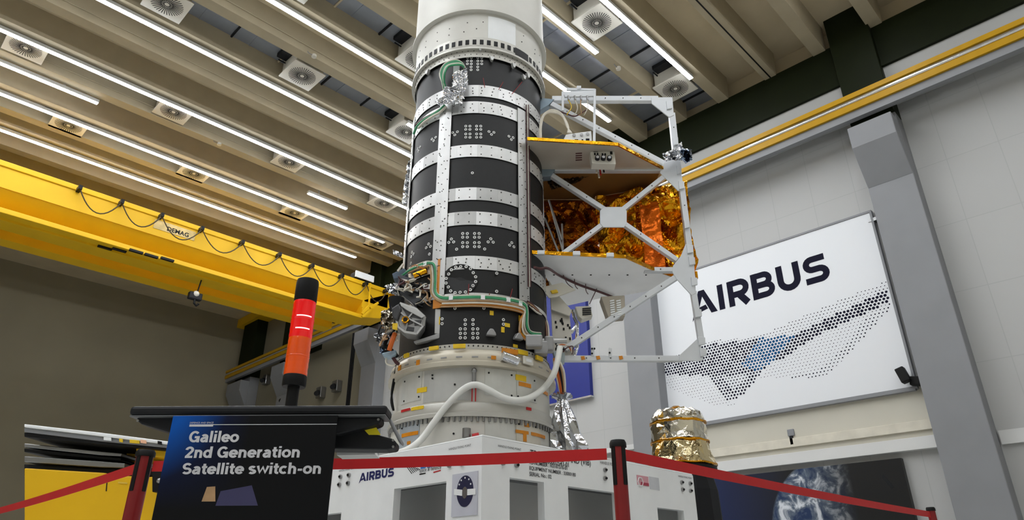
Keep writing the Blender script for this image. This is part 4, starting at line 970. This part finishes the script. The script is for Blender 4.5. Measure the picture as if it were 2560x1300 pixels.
T = [(1055,975,24,12,M_ytape,.597),(1302,945,26,14,M_ytape,.6),(1312,962,30,10,M_kap,.6),(1362,981,14,8,M_kap,.6),(1036,912,16,10,M_ytape,.597),(1025,1085,40,9,M_kap,.607),(1022,1107,8,8,M_kap,.607),(1317,1063,12,9,M_kap,.607),(1305,1080,32,8,M_kap,.607),(1345,1088,34,8,M_kap,.607),
     (1312,1094,8,20,M_kap,.607),(1045,908,8,16,M_kap,.636),(999,920,6,12,M_kap,.636),(1234,894,12,9,M_kap,.636),(1008,1027,9,6,M_red,.617),(1019,1024,12,6,M_red,.617),(1044,1020,30,8,M_ytape,.617),(1322,1022,12,7,M_red,.617)]
for x, y, w, h, mm_, r in T: plate_px(x-w/2, y-h/2, x+w/2, y+h/2, r, mm_, 'tape_mark', .003)
for x, y, w, h in ((1086,871,22,9),(1149,866,30,10),(1305,882,24,11),(1346,896,15,10),(1018,889,10,9)): plate_px(x-w/2, y-h/2, x+w/2, y+h/2, .628, M_ytape, 'tape_mark', .014)
plate_px(1254,873,1292,885,.628,M_kap,'tape_mark',.015)
# gauge can and label box on the clamp ring
p, n = cyl_hit(1270, 895, .65); t = Vector((-n.y, n.x, 0))
MB().cyl(p - t*.045 + Vector((0,0,.01)), p + t*.075 - Vector((0,0,.015)), .036, n=20).build('silver_canister', M_silver, ad, smooth=True)
p, n = cyl_hit(1320, 902, .65); t = Vector((-n.y, n.x, 0))
MB().ob(p, t, n, (0,0,1), .09, .02, .06).build('label_box', M_offw, ad, bevel=.006); lb = COL.objects[-1]; MB().ob(p + n*.011, t, n, (0,0,1), .05, .003, .022).build('label_sticker', M_white, lb)
p, n = cyl_hit(1166, 1094, .63); t = Vector((-n.y, n.x, 0))
MB().cyl(p, p + Vector((0,0,.06)), .028, n=14).build('valve_body', M_steel, ad, smooth=True); MB().cyl(p + t*.04, p + t*.085 + Vector((0,0,.01)), .024, n=12).build('valve_cap', M_red, ad, smooth=True)
# hose bracket and red straps
p, n = cyl_hit(1185, 962, .61); t = Vector((-n.y, n.x, 0))
MB().ob(p, t, n, (0,0,1), .085, .05, .035).build('hose_bracket', M_steel, ad, bevel=.008)
MB().cyl(p + Vector((0,0,.01)), p + Vector((0,0,.10)), .014, n=10).build('bracket_stud', M_steel, ad); MB().sphere(p + Vector((0,0,.10)), .02, 8).build('bracket_ball', M_steel, ad, smooth=True)
for s in (-.012, .012): MB().bar(p + t*s + n*.02, p + t*s - Vector((0,0,.115)), .008, .004, side=t).build('red_strap', M_red, ad)
# ---- white hose
P = [SP(1400,868,-.35), SP(1393,905,-.4), SP(1382,940,-.42)] + [cyl_hit(x, y, .645)[0] for x, y in ((1358,972),(1325,994),(1290,1001),(1255,993),(1222,975),(1190,962),(1160,972),(1122,1008),(1085,1056))] + [cyl_hit(1052,1100,.68)[0], cyl_hit(1015,1126,.78)[0]]
e = at(975, 1137, 2, 1.125); P += [e]
tag(MB().tube(smooth_path(P, 6), .0225, 12).build('white_hose', mat('white hose', (222,222,216), .5, var=.03), smooth=True), 'thick white hose looping across the grey adapter in front', 'hose')
# ---- cable bundle ending in a silver foil bag
ft = thing('foil_bag', 'crumpled silver foil bag tied round cable ends beside the adapter', 'foil bag', SP(1415,1110,-.1))
for i, m_ in enumerate((M_wht, M_orng, M_maroon, M_black, M_tan, M_wht)):
    P = [SP(1384 + 2*i, 895, -.18), SP(1388 + 4*i, 925, -.15), SP(1396 + 3.2*i, 958, -.12), SP(1404 + 1.6*i, 998, -.1)]
    MB().tube(smooth_path(P, 4), .010 if i != 1 else .014, 6).build('cable', m_, ft, smooth=True)
rr = random.Random(12); prof = []; base = SP(1415, 1118, -.1)
lev = [(984,14),(991,27),(999,10),(1015,16),(1035,24),(1060,33),(1085,40),(1105,45),(1122,49),(1135,46)]
V = []; nseg = 22
for py, hw in lev:
    cx = 1402 + (py - 985) * .12; c = SP(cx, py, -.1); r = hw / FPX * (c - CAM).dot(FV)
    for k in range(nseg):
        a = 2*math.pi*k/nseg; f = r * (rr.uniform(.86, 1.08) + (.13 if k % 4 < 2 else -.13)); V.append(c + HX * math.cos(a) * f + HY * math.sin(a) * f + Vector((0,0,rr.uniform(-.015,.015))))
fs = []
for i in range(len(lev) - 1):
    for k in range(nseg):
        a, b, c_, d_ = i*nseg + k, i*nseg + (k+1) % nseg, (i+1)*nseg + (k+1) % nseg, (i+1)*nseg + k
        fs += [(a, b, c_), (a, c_, d_)]
fs += [tuple(range(nseg))[::-1], tuple((len(lev)-1)*nseg + k for k in range(nseg))]
MB().add(V, fs).build('foil', mat('bag foil', (196,198,202), .12, 1.0, bump=.3, bscale=16), ft)

# ================================================================== WHITE TRANSPORT BASE
CX, CY, S, ZB = 2.519, 2.693, 2.13, 1.10
base = thing('transport_base', 'white lettered steel transport base under the satellite behind the red belt', 'transport base', (CX + S/2, CY + S/2, 0))
def holes_panel(mb, org, ud, vd, nd, W, H, t, holes):
    us = sorted({0, W} | {q for h in holes for q in h[:2]}); vs2 = sorted({0, H} | {q for h in holes for q in h[2:]})
    org, ud, vd, nd = Vector(org), Vector(ud), Vector(vd), Vector(nd)
    for u0, u1 in zip(us, us[1:]):
        for v0, v1 in zip(vs2, vs2[1:]):
            cu, cv = (u0+u1)/2, (v0+v1)/2
            if any(h[0] < cu < h[1] and h[2] < cv < h[3] for h in holes): continue
            mb.hexa([org + ud*u + vd*v + nd*w for w in (0, t) for u, v in ((u0,v0),(u1,v0),(u1,v1),(u0,v1))])
RX = lambda px, py: at(px, py, 1, CY)          # right face (runs along +x)
LXp = lambda px, py: at(px, py, 0, CX)         # left face (runs along +y)
hz = RX(1320, 1200).z; h2z = RX(1470, 1222).z
hr = [(RX(1274,1200).x - CX, RX(1360,1210).x - CX, .25, hz), (RX(1420,1222).x - CX, RX(1545,1235).x - CX, .25, h2z), (1.62, 1.95, .25, h2z - .06)]
m = MB(); holes_panel(m, (CX, CY, .08), (1,0,0), (0,0,1), (0,1,0), S, ZB - .08, .05, [(a, b, c - .08, d - .08) for a, b, c, d in hr]); m.build('right_side_panel', M_white, base)
hl = [(LXp(1116,1206).y - CY, LXp(985,1232).y - CY, .25, LXp(1116,1203).z), (1.3, 1.9, .25, .8)]
m = MB(); holes_panel(m, (CX, CY + .05, .08), (0,1,0), (0,0,1), (1,0,0), S - .05, ZB - .08, .05, [(a - .05, b - .05, c - .08, d - .08) for a, b, c, d in hl]); m.build('left_side_panel', M_white, base)
MB().bx(CX + S - .05, CX + S, CY + .05, CY + S - .05, .08, ZB).build('rear_side_panel', M_white, base); MB().bx(CX + .05, CX + S, CY + S - .05, CY + S, .08, ZB).build('rear_side_panel', M_white, base)
MB().prism([(CX+.002,CY+.002,ZB), (CX+S,CY+.002,ZB), (CX+S,CY+.3,ZB), (CX+.3,CY+.3,ZB), (CX+.3,CY+S,ZB), (CX+.002,CY+S,ZB)], (0,0,.012)).build('top_rim', M_white, base, bevel=.006)
MB().bx(CX + .05, CX + S - .05, CY + .05, CY + S - .05, .96, 1.0).build('deck_plate', M_grey, base)
for x in (CX + .25, CX + S - .25):
    for y in (CY + .25, CY + S - .25): MB().cyl((x, y, 0), (x, y, .2), .09, n=16).build('foot', M_dark, base)
MB().bx(CX + .42, CX + .48, CY + .42, CY + S - .4, .1, .96).build('inner_web', M_wall, base)
MB().bx(CX + .48, CX + S - .4, CY + .42, CY + .48, .1, .96).build('inner_web', M_wall, base)
M_ink = mat('black stencil ink', (36,36,38), .6)
def face_text(s, px0, py0, px1, face, mt=M_ink, bold=.0, nm='stencil_lettering'):
    f = RX if face == 'r' else LXp; a, b = f(px0, py0), f(px1, py0); w = (b.x - a.x) if face == 'r' else (a.y - b.y)
    d = (1,0,0) if face == 'r' else (0,-1,0)
    off = Vector((0,-.0015,0)) if face == 'r' else Vector((-.0015,0,0))
    return text(s, nm, mt, base, a + off, d, (0,0,1), width=w, bold=bold)
face_text('HANDLE FIXING POINT', 1245, 1117, 1302, 'r'); face_text('HANDLE FIXING POINT', 1123, 1126, 1178, 'l')
face_text('HANDLE FIXING POINT', 1500, 1159, 1560, 'r'); face_text('HANDLE FIXING POINT', 1695, 1192, 1729, 'r'); face_text('HANDLE FIXING POINT', 848, 1180, 887, 'l')
face_text('TRANSPORT STAND (VIB)', 1325, 1139, 1475, 'r', bold=.01)
face_text('P/N : R2000002543-01', 1324, 1152, 1421, 'r', bold=.012); face_text('K0-NUMBER : K0161576-01', 1323, 1160, 1417, 'r', bold=.012)
face_text('EQUIPMENT NUMBER : 33000180', 1323, 1174, 1438, 'r', bold=.012); face_text('SERIAL No.: 02', 1323, 1189, 1378, 'r', bold=.012)
a, b = LXp(898, 1205), LXp(984, 1188); t_ = LXp(984, 1166)
m = MB(); logo_letters(m, Vector((CX - .0005, a.y, a.z - .0)), (0,-1,0), (0,0,1), a.y - b.y, (t_.z - b.z) * 1.0, .0015); m.build('navy_lettering', mat('navy stencil', (24,30,88), .5), base)
face_text('Exail', 1052, 1172, 1089, 'l', mat('blue ink bright', (30,110,190), .5), .02, 'blue_lettering'); face_text('space & defence', 1049, 1181, 1103, 'l')
for (x0, y0, x1, y1, mm_) in ((1049,1186,1064,1183,M_black),(1084,1181,1102,1176,M_red)):
    q0, q1 = LXp(x0, y0), LXp(x1, y1); MB().bar(q0 - Vector((.001,0,0)), q1 - Vector((.001,0,0)), .002, .006, side=(1,0,0)).build('logo_dash', mm_, base)
for k in range(6):
    q0, q1 = LXp(1012 + 6*k, 1160 + 2*k), LXp(1030 + 4*k, 1184 - 2*k); MB().bar(q0 - Vector((.001,0,0)), q1 - Vector((.001,0,0)), .002, .003, side=(1,0,0)).build('logo_line', M_dark, base)
# screws at the handle points
for f, L, d in ((RX, [(1256,1157),(1290,1163),(1511,1175),(1511,1196),(1703,1206),(1724,1209),(1705,1224),(1725,1227)], Vector((0,-1,0))), (LXp, [(1125,1163),(1155,1158),(853,1192),(874,1188),(850,1212),(872,1208)], Vector((-1,0,0)))):
    for x, y in L:
        p = f(x, y); q = MB(); q.cyl(p, p + d*.012, .0145, n=12); hs = q.build('handle_screw', M_mach, base)
        q = MB(); s = Vector((d.y, -d.x, 0)); q.cyl(p + d*.011 - s*.002, p + d*.02 - s*.002, .007, n=8); q.build('screw_core', M_black, hs)
# mission patch plate on the corner
p0, p1 = LXp(1133, 1188), LXp(1196, 1176); zlow = LXp(1160, 1290).z
MB().bx(CX - .006, CX, p1.y, p0.y, zlow, (p0.z + p1.z)/2).build('patch_plate', mat('pale lilac plate', (196,198,208), .4), base)
c = LXp(1165, 1222); r = (LXp(1144,1222).y - LXp(1185,1222).y) / 2
m = MB(); m.prism([(CX - .006, c.y + r*math.cos(k*math.pi/20), c.z - .012 + 1.22*r*math.sin(k*math.pi/20)) for k in range(40)], (-.002,0,0)); m.build('round_patch', mat('patch navy', (22,24,62), .5), base)
m = MB(); 
for sgn in (-1, 1): m = MB(); m.prism([(CX-.0082, c.y + sgn*.02, c.z-.004), (CX-.0082, c.y + sgn*.085, c.z+.006*sgn), (CX-.0082, c.y + sgn*.085, c.z-.03+.006*sgn), (CX-.0082, c.y + sgn*.02, c.z-.035)], (-.001,0,0)); m.build('patch_solar_wing', M_white, base)
MB().prism([(CX-.0082, c.y + .02*math.cos(k*math.pi/8), c.z-.02 + .03*math.sin(k*math.pi/8)) for k in range(16)], (-.001,0,0)).build('patch_body', M_steel, base)
for (dy, dz) in ((-.03,.055),(0,.065),(.03,.055),(-.045,.03),(.045,.035)):
    MB().cyl((CX-.008, c.y+dy, c.z+dz-.01), (CX-.0092, c.y+dy, c.z+dz-.01), .005, n=6).build('patch_star', M_white, base)
# warning sticker and small print on the right end
def fsticker(x0, y0, x1, y1, mm_, nm, t=.002):
    a, b = RX(x0, y0), RX(x1, y1); MB().bx(a.x, b.x, CY - t, CY, b.z, a.z).build(nm, mm_, base)
fsticker(1591,1187,1622,1216,mat('pink sticker', (206,150,158), .5),'pink_sticker'); fsticker(1622,1191,1649,1226,mat('grey print', (196,198,202), .6),'small_print')
q = RX(1600, 1205); MB().tube([(q.x + .03*math.cos(k*math.pi/3), CY - .004, q.z + .03*math.sin(k*math.pi/3)) for k in range(6)], .004, 5, closed=True).build('sticker_emblem', M_white, base)
a, b = RX(1602, 1213), RX(1621, 1213); MB().bx(a.x, b.x, CY - .005, CY - .002, b.z - .006, b.z + .012).build('sticker_bar', mat('dark pink', (170,60,80), .5), base)
# ================================================================== FOIL-WRAPPED UNIT ON THE RIGHT
c = fwd(1702, 1130, 6.6); cz = lambda py: fwd(1702, py, 6.6).z; k = 6.6 / FPX
dep = (c - CAM).dot(FV); rpx = lambda w: w / FPX * dep
un = thing('wrapped_instrument', 'round instrument wrapped in silver and gold foil behind the right end of the white base', 'instrument', (c.x, c.y, 0))
rr = random.Random(5)
def foil_drum(name, rows, m_, seed, jit=.05, nseg=28):
    rr = random.Random(seed); V = []; fs = []
    for z_, r_ in rows:
        for k in range(nseg):
            a = 2*math.pi*(k + rr.uniform(-.25,.25))/nseg; f = r_ * (1 + rr.uniform(-jit, jit*.5)); V.append((c.x + f*math.cos(a), c.y + f*math.sin(a), z_ + rr.uniform(-.012,.012)))
    for i in range(len(rows)-1):
        for k in range(nseg):
            a, b, c2_, d2 = i*nseg + k, i*nseg + (k+1) % nseg, (i+1)*nseg + (k+1) % nseg, (i+1)*nseg + k
            fs += [(a,b,c2_),(a,c2_,d2)] if rr.random() < .5 else [(a,b,d2),(b,c2_,d2)]
    fs.append(tuple((len(rows)-1)*nseg + k for k in range(nseg)))
    return MB().add(V, fs).build(name, m_, un)
M_sg = mat('pale silver gold foil', (226,220,204), .13, 1.0, var=.2, scale=4, bump=.35, bscale=16)
R1 = rpx(69)
foil_drum('foil_cap', [(cz(1058),R1*.98),(cz(1050),R1),(cz(1040),R1*.94),(cz(1030),R1*.78),(cz(1025),R1*.4)], M_sg, 1)
foil_drum('foil_upper_drum', [(cz(1107),R1*1.02),(cz(1090),R1),(cz(1074),R1),(cz(1060),R1*.98)], M_sg, 2, .03, 22)
foil_drum('foil_skirt', [(cz(1168),R1*1.2),(cz(1150),R1*1.14),(cz(1130),R1*1.06),(cz(1110),R1*1.02)], mat('warm foil', (222,204,160), .13, 1.0, var=.25, scale=4, bump=.4, bscale=16), 3)
for py, f in ((1060,1.0),(1108,1.03),(1166,1.2)):
    MB().tube([(c.x + R1*f*math.cos(a), c.y + R1*f*math.sin(a), cz(py) + .004*math.sin(9*a)) for a in [2*math.pi*i/40 for i in range(40)]], .010, 6, closed=True).build('gold_seam', M_gold, un)
foil_drum('top_tuft', [(cz(1028),R1*.25),(cz(1022),R1*.3),(cz(1017),R1*.12)], M_gold, 6, .2, 10)
MB().lathe([(R1*1.16, cz(1168)), (R1*1.2, cz(1172)), (R1*1.2, cz(1180)), (R1*.95, cz(1180))], (c.x, c.y, 0), 40).build('black_collar', M_black, un, smooth=True)
MB().lathe([(R1*1.0, cz(1180)), (R1*1.15, cz(1230)), (R1*1.25, .25), (R1*1.25, .05), (.01, .05)], (c.x, c.y, 0), 14).build('black_stand', M_dark, un)
MB().lathe([(R1*.9, 0), (R1*1.25, 0), (R1*1.25, .06)], (c.x, c.y, 0), 24).build('stand_foot', M_black, un)

# ================================================================== BARRIER
M_post = mat('red post', (128,14,18), .4, var=.05)
M_belt = mat('red belt webbing', (186,4,10), .6, var=.04, scale=30)
def post(px, py, d, r, lab):
    q = fwd(px, py, d); t = thing('barrier_post', lab, 'barrier post', (q.x, q.y, 0)); h = q.z
    MB().cyl((0,0,.03), (0,0,h-.02), r*.95, n=24).build('tube', M_post, t, smooth=True, local=True)
    MB().lathe([(.001,h), (r*.95,h), (r*1.12,h-.012), (r*1.12,h-.03), (r*.9,h-.03)], (0,0,0), 28).build('cap', M_black, t, smooth=True, local=True)
    for k in range(4):
        a = k*math.pi/2 + math.atan2(-q.y, -q.x) + .785; w = Vector((math.cos(a), math.sin(a), 0)); s = Vector((-w.y, w.x, 0))
        MB().ob(w*r*.93 + Vector((0,0,h-.105)), w, s, (0,0,1), .008, .022, .165).build('belt_slot', M_black, t, local=True, bevel=.004)
    MB().lathe([(.001,.04), (.12,.03), (.16,.01), (.16,0), (.001,0)], (0,0,0), 32).build('foot_plate', M_black, t, smooth=True, local=True)
    return q
q1 = post(1544, 1101, 3.0, .0325, 'red barrier post with black cap right of centre')
q2 = post(366, 1126, 3.3, .039, 'red barrier post with black cap at the lower left')
ZBL = at(1525, 1130, 1, q1.y).z
def belt(a, b, lab, tilt=0.0):
    a = Vector((a.x, a.y, ZBL)); b = Vector((b.x, b.y, ZBL + tilt)); d = (b - a).normalized(); m = MB(); n = 14; s = Vector((-d.y, d.x, 0)) * .001; P = []
    a = a + d * .05; b = b - d * .05
    for i in range(n + 1):
        u = i / n; p = a.lerp(b, u) - Vector((0,0,.012*math.sin(math.pi*u))); P += [p - s + Vector((0,0,-.024)), p + s + Vector((0,0,-.024)), p + s + Vector((0,0,.024)), p - s + Vector((0,0,.024))]
    fs = [(i*4+j, (i+1)*4+j, (i+1)*4+(j+1)%4, i*4+(j+1)%4) for i in range(n) for j in range(4)]
    tag(m.add(P, fs).build('barrier_belt', M_belt), lab, 'barrier belt')
belt(q2, q1, 'long red belt stretched between the two barrier posts in front of the white base')
qr = at(2330, 1287, 2, ZBL); ql = at(-60, 1292, 2, ZBL)
belt(q1, qr, 'red belt running from the right post down to the right past the foil-wrapped instrument')
belt(q2, ql, 'red belt running from the left post off to the lower left')
def far_post(q, lab):
    t = thing('barrier_post', lab, 'barrier post', (q.x, q.y, 0)); h = ZBL + .06
    MB().cyl((0,0,.03), (0,0,h-.02), .031, n=20).build('tube', M_post, t, smooth=True, local=True)
    MB().lathe([(.001,h), (.031,h), (.036,h-.012), (.036,h-.03), (.03,h-.03)], (0,0,0), 24).build('cap', M_black, t, smooth=True, local=True)
    MB().lathe([(.001,.04), (.12,.03), (.16,.01), (.16,0), (.001,0)], (0,0,0), 28).build('foot_plate', M_black, t, smooth=True, local=True)
far_post(qr, 'red barrier post at the far end of the right belt, lower right corner'); far_post(ql, 'red barrier post at the end of the left belt, beyond the lower left corner')

# ================================================================== CONSOLE WITH BEACON AND SIGN
DC = 2.62
K = lambda px, py, d=DC: fwd(px, py, d)
con = thing('test_console', 'dark grey console table with a flat top carrying the red and amber beacon', 'console', Vector((K(640,1035).x, K(640,1035).y, 0)) + HY*.2)
zt0, zt1 = K(640,1036).z, K(640,1013).z
def cbox(name, x0, x1, z0, z1, d0, d1, m_, bev=.006):
    pts = []
    o = CAM.copy(); o.z = 0
    for zz in (z0, z1):
        for (x, d) in ((x0,d0),(x1,d0),(x1,d1),(x0,d1)): pts.append(o + HX*x + HY*d + Vector((0,0,zz)))
    return MB().hexa(pts).build(name, m_, con, bevel=bev)
lx = lambda px, py, d=DC: (K(px,py,d) - CAM).dot(HX)
X0, X1 = lx(322,1030), lx(966,1030)
cbox('top_slab', X0, X1, zt0, zt1, DC, DC + .13, M_dark, .012)
cbox('top_edge_strip', X0 + .004, X1 - .004, zt0 - .006, zt0, DC + .004, DC + .12, mat('grey edge', (92,94,96), .4), .002)
hull = [(340,1041),(952,1041),(950,1056),(930,1064),(845,1084),(560,1100),(432,1084),(352,1060),(342,1052)]
MB().prism([K(x, y, DC + .03) for x, y in hull], HY*.09).build('underbody', M_dark, con, bevel=.008)
for x, y in ((345,1052),(946,1049)):
    q = K(x, y, DC + .028); MB().cyl(q, q - HY*.004, .005, n=8).build('body_screw', M_steel, con)
arm = [(820,1082),(872,1070),(905,1070),(950,1088),(984,1097),(990,1106),(987,1120),(965,1123),(820,1121)]
MB().prism([K(x, y, DC + .08) for x, y in arm], HY*.1).build('lower_housing', M_dark, con, bevel=.012)
for x, y in ((983,1101),(983,1117)):
    q = K(x, y, DC + .078); MB().cyl(q, q - HY*.004, .005, n=8).build('housing_screw', M_steel, con)
MB().prism([K(x, y, DC + .076) for x, y in ((905,1069),(941,1069),(952,1087),(922,1087))], HY*.003).build('yellow_sticker', mat('yellow sticker', (226,208,20), .4), con)
MB().prism([K(x, y, DC + .12) for x, y in ((963,1036),(970,1034),(978,1050),(1005,1103),(1003,1110),(996,1104))], HY*.06).build('side_plate', M_grey, con, bevel=.004)
MB().prism([K(x, y, DC + .2) for x, y in ((842,1118),(930,1118),(938,1136),(842,1138))], HY*.1).build('light_panel', M_wall, con)
cbox('pedestal', lx(560,1100), lx(720,1100), .05, zt0 - .1, DC + .03, DC + .11, M_dark); cbox('pedestal_foot', lx(440,1100), lx(830,1100), 0, .06, DC - .0, DC + .4, M_black)
# beacon
bp = K(728, 1013, DC + .065); bq = lambda py: K(728, py, DC + .065).z
M_rl = mat('lit red lens', (216,4,10), .2, var=.05, emit=(255,0,6), estr=.10, coat=.5)
M_al = mat('amber lens', (236,84,4), .2, var=.06, coat=.5, emit=(255,70,0), estr=.03)
bt_ = thing('signal_beacon', 'stacked signal beacon with a lit red lens over an amber lens on the dark console', 'beacon', (bp.x, bp.y, zt1))
kz = (bp - CAM).dot(FV) / FPX; R = 29.5 * kz
zz = lambda py: bq(py) - zt1
MB().cyl((0,0,0), (0,0,zz(960)), 15*kz, n=20).build('pole', M_black, bt_, smooth=True, local=True)
MB().lathe([(.001,zz(968)), (R*.95,zz(968)), (R,zz(964)), (R,zz(943)), (R*.97,zz(940)), (.001,zz(940))], (0,0,0), 40).build('base_cap', M_black, bt_, smooth=True, local=True)
def lens(name, ya, yb_, m_):
    P = [(R*.97, zz(ya))]; n = 6
    for i in range(n): P += [(R*.98, zz(ya + (yb_-ya)*(i+.1)/n)), (R, zz(ya + (yb_-ya)*(i+.5)/n)), (R*.98, zz(ya + (yb_-ya)*(i+.9)/n))]
    P += [(R*.97, zz(yb_))]
    return MB().lathe(P, (0,0,0), 40).build(name, m_, bt_, smooth=True, local=True)
lens('amber_lens', 940, 848, M_al); lens('red_lens', 848, 757, M_rl)
for py in (894, 803): MB().lathe([(R*.99,zz(py+2)), (R*1.015,zz(py)), (R*.99,zz(py-2))], (0,0,0), 40).build('lens_joint', M_al if py > 850 else M_rl, bt_, smooth=True, local=True)
MB().lathe([(R*.97,zz(757)), (R*1.0,zz(755)), (R*1.0,zz(710)), (R*.95,zz(703)), (.001,zz(701))], (0,0,0), 40).build('top_cap', M_black, bt_, smooth=True, local=True)
aC = math.atan2(-bp.y, -bp.x)
for py, hw in ((797,.75),(828,.7)):
    mm = MB(); mm.lathe([(R*.99, zz(py+1.6)), (R*1.012, zz(py)), (R*.99, zz(py-1.6))], (0,0,0), 14, aC - hw*.8, aC + hw*1.05); mm.build('led_line', mat('lit led line', (255,190,190), .3, emit=(255,150,150), estr=1.1), bt_, local=True)
# sign hanging on the front of the console
DS = DC - .03
tl, trr = fwd(433,1038,DS), fwd(845,1039,DS); zs = (tl.z + trr.z)/2; xs0, xs1 = (tl-CAM).dot(HX), (trr-CAM).dot(HX)
o0 = Vector((0,0,0))
def sign_mat():
    m = bpy.data.materials.new('sign print'); m.use_nodes = True; N = m.node_tree.nodes; L = m.node_tree.links; p = N['Principled BSDF']; p.inputs['Roughness'].default_value = .5; p.inputs['Specular IOR Level'].default_value = .2
    tc = N.new('ShaderNodeTexCoord'); sep = N.new('ShaderNodeSeparateXYZ'); L.new(tc.outputs['Object'], sep.inputs[0])
    mx = N.new('ShaderNodeMapRange'); mx.inputs['From Min'].default_value = .30; mx.inputs['From Max'].default_value = 0.0; L.new(sep.outputs['X'], mx.inputs['Value'])
    mz = N.new('ShaderNodeMapRange'); mz.inputs['From Min'].default_value = zs - .34; mz.inputs['From Max'].default_value = zs; L.new(sep.outputs['Z'], mz.inputs['Value'])
    mu = N.new('ShaderNodeMath'); mu.operation = 'MULTIPLY'; L.new(mx.outputs[0], mu.inputs[0]); L.new(mz.outputs[0], mu.inputs[1])
    cr = N.new('ShaderNodeValToRGB'); e = cr.color_ramp.elements; e[0].position = 0; e[0].color = lin((4,5,8)) + (1,); e[1].position = .85; e[1].color = lin((0,84,176)) + (1,)
    q = e.new(.3); q.color = lin((3,14,46)) + (1,); L.new(mu.outputs[0], cr.inputs['Fac']); L.new(cr.outputs['Color'], p.inputs['Base Color']); return m
sg = thing('info_sign', 'dark blue upright sign with three lines of pale lettering hanging below the console top', 'sign', o0 + HX*xs0 + HY*DS, math.atan2(HX.y, HX.x))
MB().bx(0, xs1-xs0, 0, .008, .12, zs).build('board', sign_mat(), sg, local=True, bevel=.002)
M_let = mat('pale grey lettering', (206,206,210), .5)
sl = lambda px, py: ((fwd(px,py,DS)-CAM).dot(HX) - xs0, fwd(px,py,DS).z)
for s, x0, x1, y in (('Galileo',470,596,1106),('2nd Generation',459,750,1145),('Satellite switch-on',452,803,1186)):
    (u, v), (u1, _) = sl(x0, y), sl(x1, y); m = MB(); stroke_text(m, s, (u, -.0001, v), (1,0,0), (0,0,1), u1-u, sl(x0, y - 28.5)[1] - v); m.build('lettering', M_let, sg, local=True)
(u, v), (u1, _) = sl(474,1062), sl(842,1062); MB().bx(u, u1, -.001, 0, v-.0012, v+.0012).build('thin_rule', M_let, sg, local=True)
(u, v), (u1, _) = sl(474,1064), sl(533,1064); MB().bx(u, u1, -.0015, 0, v-.004, v+.004).build('thick_rule', M_let, sg, local=True)
text('DEFENCE AND SPACE', 'small_lettering', M_let, sg, (u, -.0005, v + .007), (1,0,0), (0,0,1), width=u1-u, local=True)
(u, v), (u1, _) = sl(508,1232), sl(530,1232); MB().prism([(u,0,v-.03),(u+.01,0,v+.02),(u+.04,0,v+.022),(u+.05,0,v-.03)], (0,-.001,0)).build('printed_dish', M_tan, sg, local=True)
(u, v), (u1, _) = sl(545,1228), sl(650,1228); MB().prism([(u,0,v-.05),(u+.01,0,v+.0),(u+.12,0,v+.02),(u1-u+u,0,v-.05)], (0,-.001,0)).build('printed_solar_panel', mat('violet print', (56,54,92), .5), sg, local=True)

# ================================================================== YELLOW MACHINE AT THE LOWER LEFT
DM = 5.6; G = lambda px, py, d=DM: fwd(px, py, d)
ym = thing('yellow_trolley', 'yellow wheeled work trolley with a white rimmed tray at the lower left', 'trolley', Vector((G(330,1200).x, G(330,1200).y, 0)))
yp = lambda name, pts, d, dep, m_, bev=.006: MB().prism([G(x, y, d) for x, y in pts], HY*dep).build(name, m_, ym, bevel=bev)
yp('white_rim', [(60,1060),(247,1081),(425,1104),(423,1112),(247,1090),(60,1068)], DM, 1.2, M_white)
yp('tray_side', [(60,1069),(247,1091),(423,1112),(420,1120),(250,1103),(60,1080)], DM + .02, 1.1, M_grey)
yp('tray_underside', [(60,1081),(258,1101),(420,1121),(418,1126),(258,1112),(60,1092)], DM + .03, 1.0, M_black)
for x, y, w, m_ in ((268,1097,18,M_white),(302,1101,8,M_ytape),(336,1104,24,M_ytape),(358,1104,14,mat('peach sticker', (240,186,150), .5)),(399,1107,10,M_black)):
    yp('tray_sticker', [(x-w/2,y-5),(x+w/2,y-3),(x+w/2,y+5),(x-w/2,y+3)], DM - .005, .01, m_, 0)
yp('yellow_frame', [(340,1118),(418,1124),(416,1145),(360,1140),(348,1150),(340,1146)], DM + .1, .5, M_yel)
yp('yellow_post', [(316,1130),(342,1118),(340,1200),(316,1200)], DM + .45, .2, M_yel)
yp('grey_shelf', [(60,1108),(250,1128),(305,1133),(302,1141),(250,1138),(60,1118)], DM + .2, .6, M_steel)
yp('dark_shelf', [(60,1120),(250,1140),(302,1145),(302,1152),(250,1148),(60,1130)], DM + .2, .6, M_black)
yp('grey_shelf', [(60,1140),(250,1153),(312,1158),(310,1170),(250,1168),(60,1155)], DM + .15, .6, M_steel)
yp('dark_body', [(60,1160),(250,1172),(412,1170),(410,1190),(60,1190)], DM + .2, .8, M_dark)
yp('lower_drawer', [(60,1170),(262,1182),(276,1188),(372,1192),(420,1192),(420,1330),(60,1330)], DM + .05, .9, M_yel, .01)
yp('handle_slot', [(266,1208),(268,1204),(266,1228),(264,1228)], DM + .045, .01, M_dark, 0)
yp('faded_label', [(295,1204),(318,1206),(318,1210),(295,1208)], DM + .045, .006, mat('faded label', (222,186,70), .5), 0)
yp('black_unit', [(380,1176),(412,1176),(410,1230),(380,1230)], DM - .1, .15, M_black)
MB().sphere(G(398,1202,DM-.12), .02, 8).build('chrome_knob', M_steel, ym, smooth=True)
b0 = G(60, 1330, DM + .05); b1 = G(420, 1330, DM + .05)
for q in (b0 + HX*.2 + HY*.1, b1 - HX*.1 + HY*.1, b0 + HX*.2 + HY*.8, b1 - HX*.1 + HY*.8):
    MB().cyl((q.x - .02, q.y, .06), (q.x + .02, q.y, .06), .06, n=18).build('castor', M_black, ym)
    MB().cyl((q.x, q.y, .06), (q.x, q.y, max(b0.z, .2)), .025, n=8).build('castor_stem', M_steel, ym)
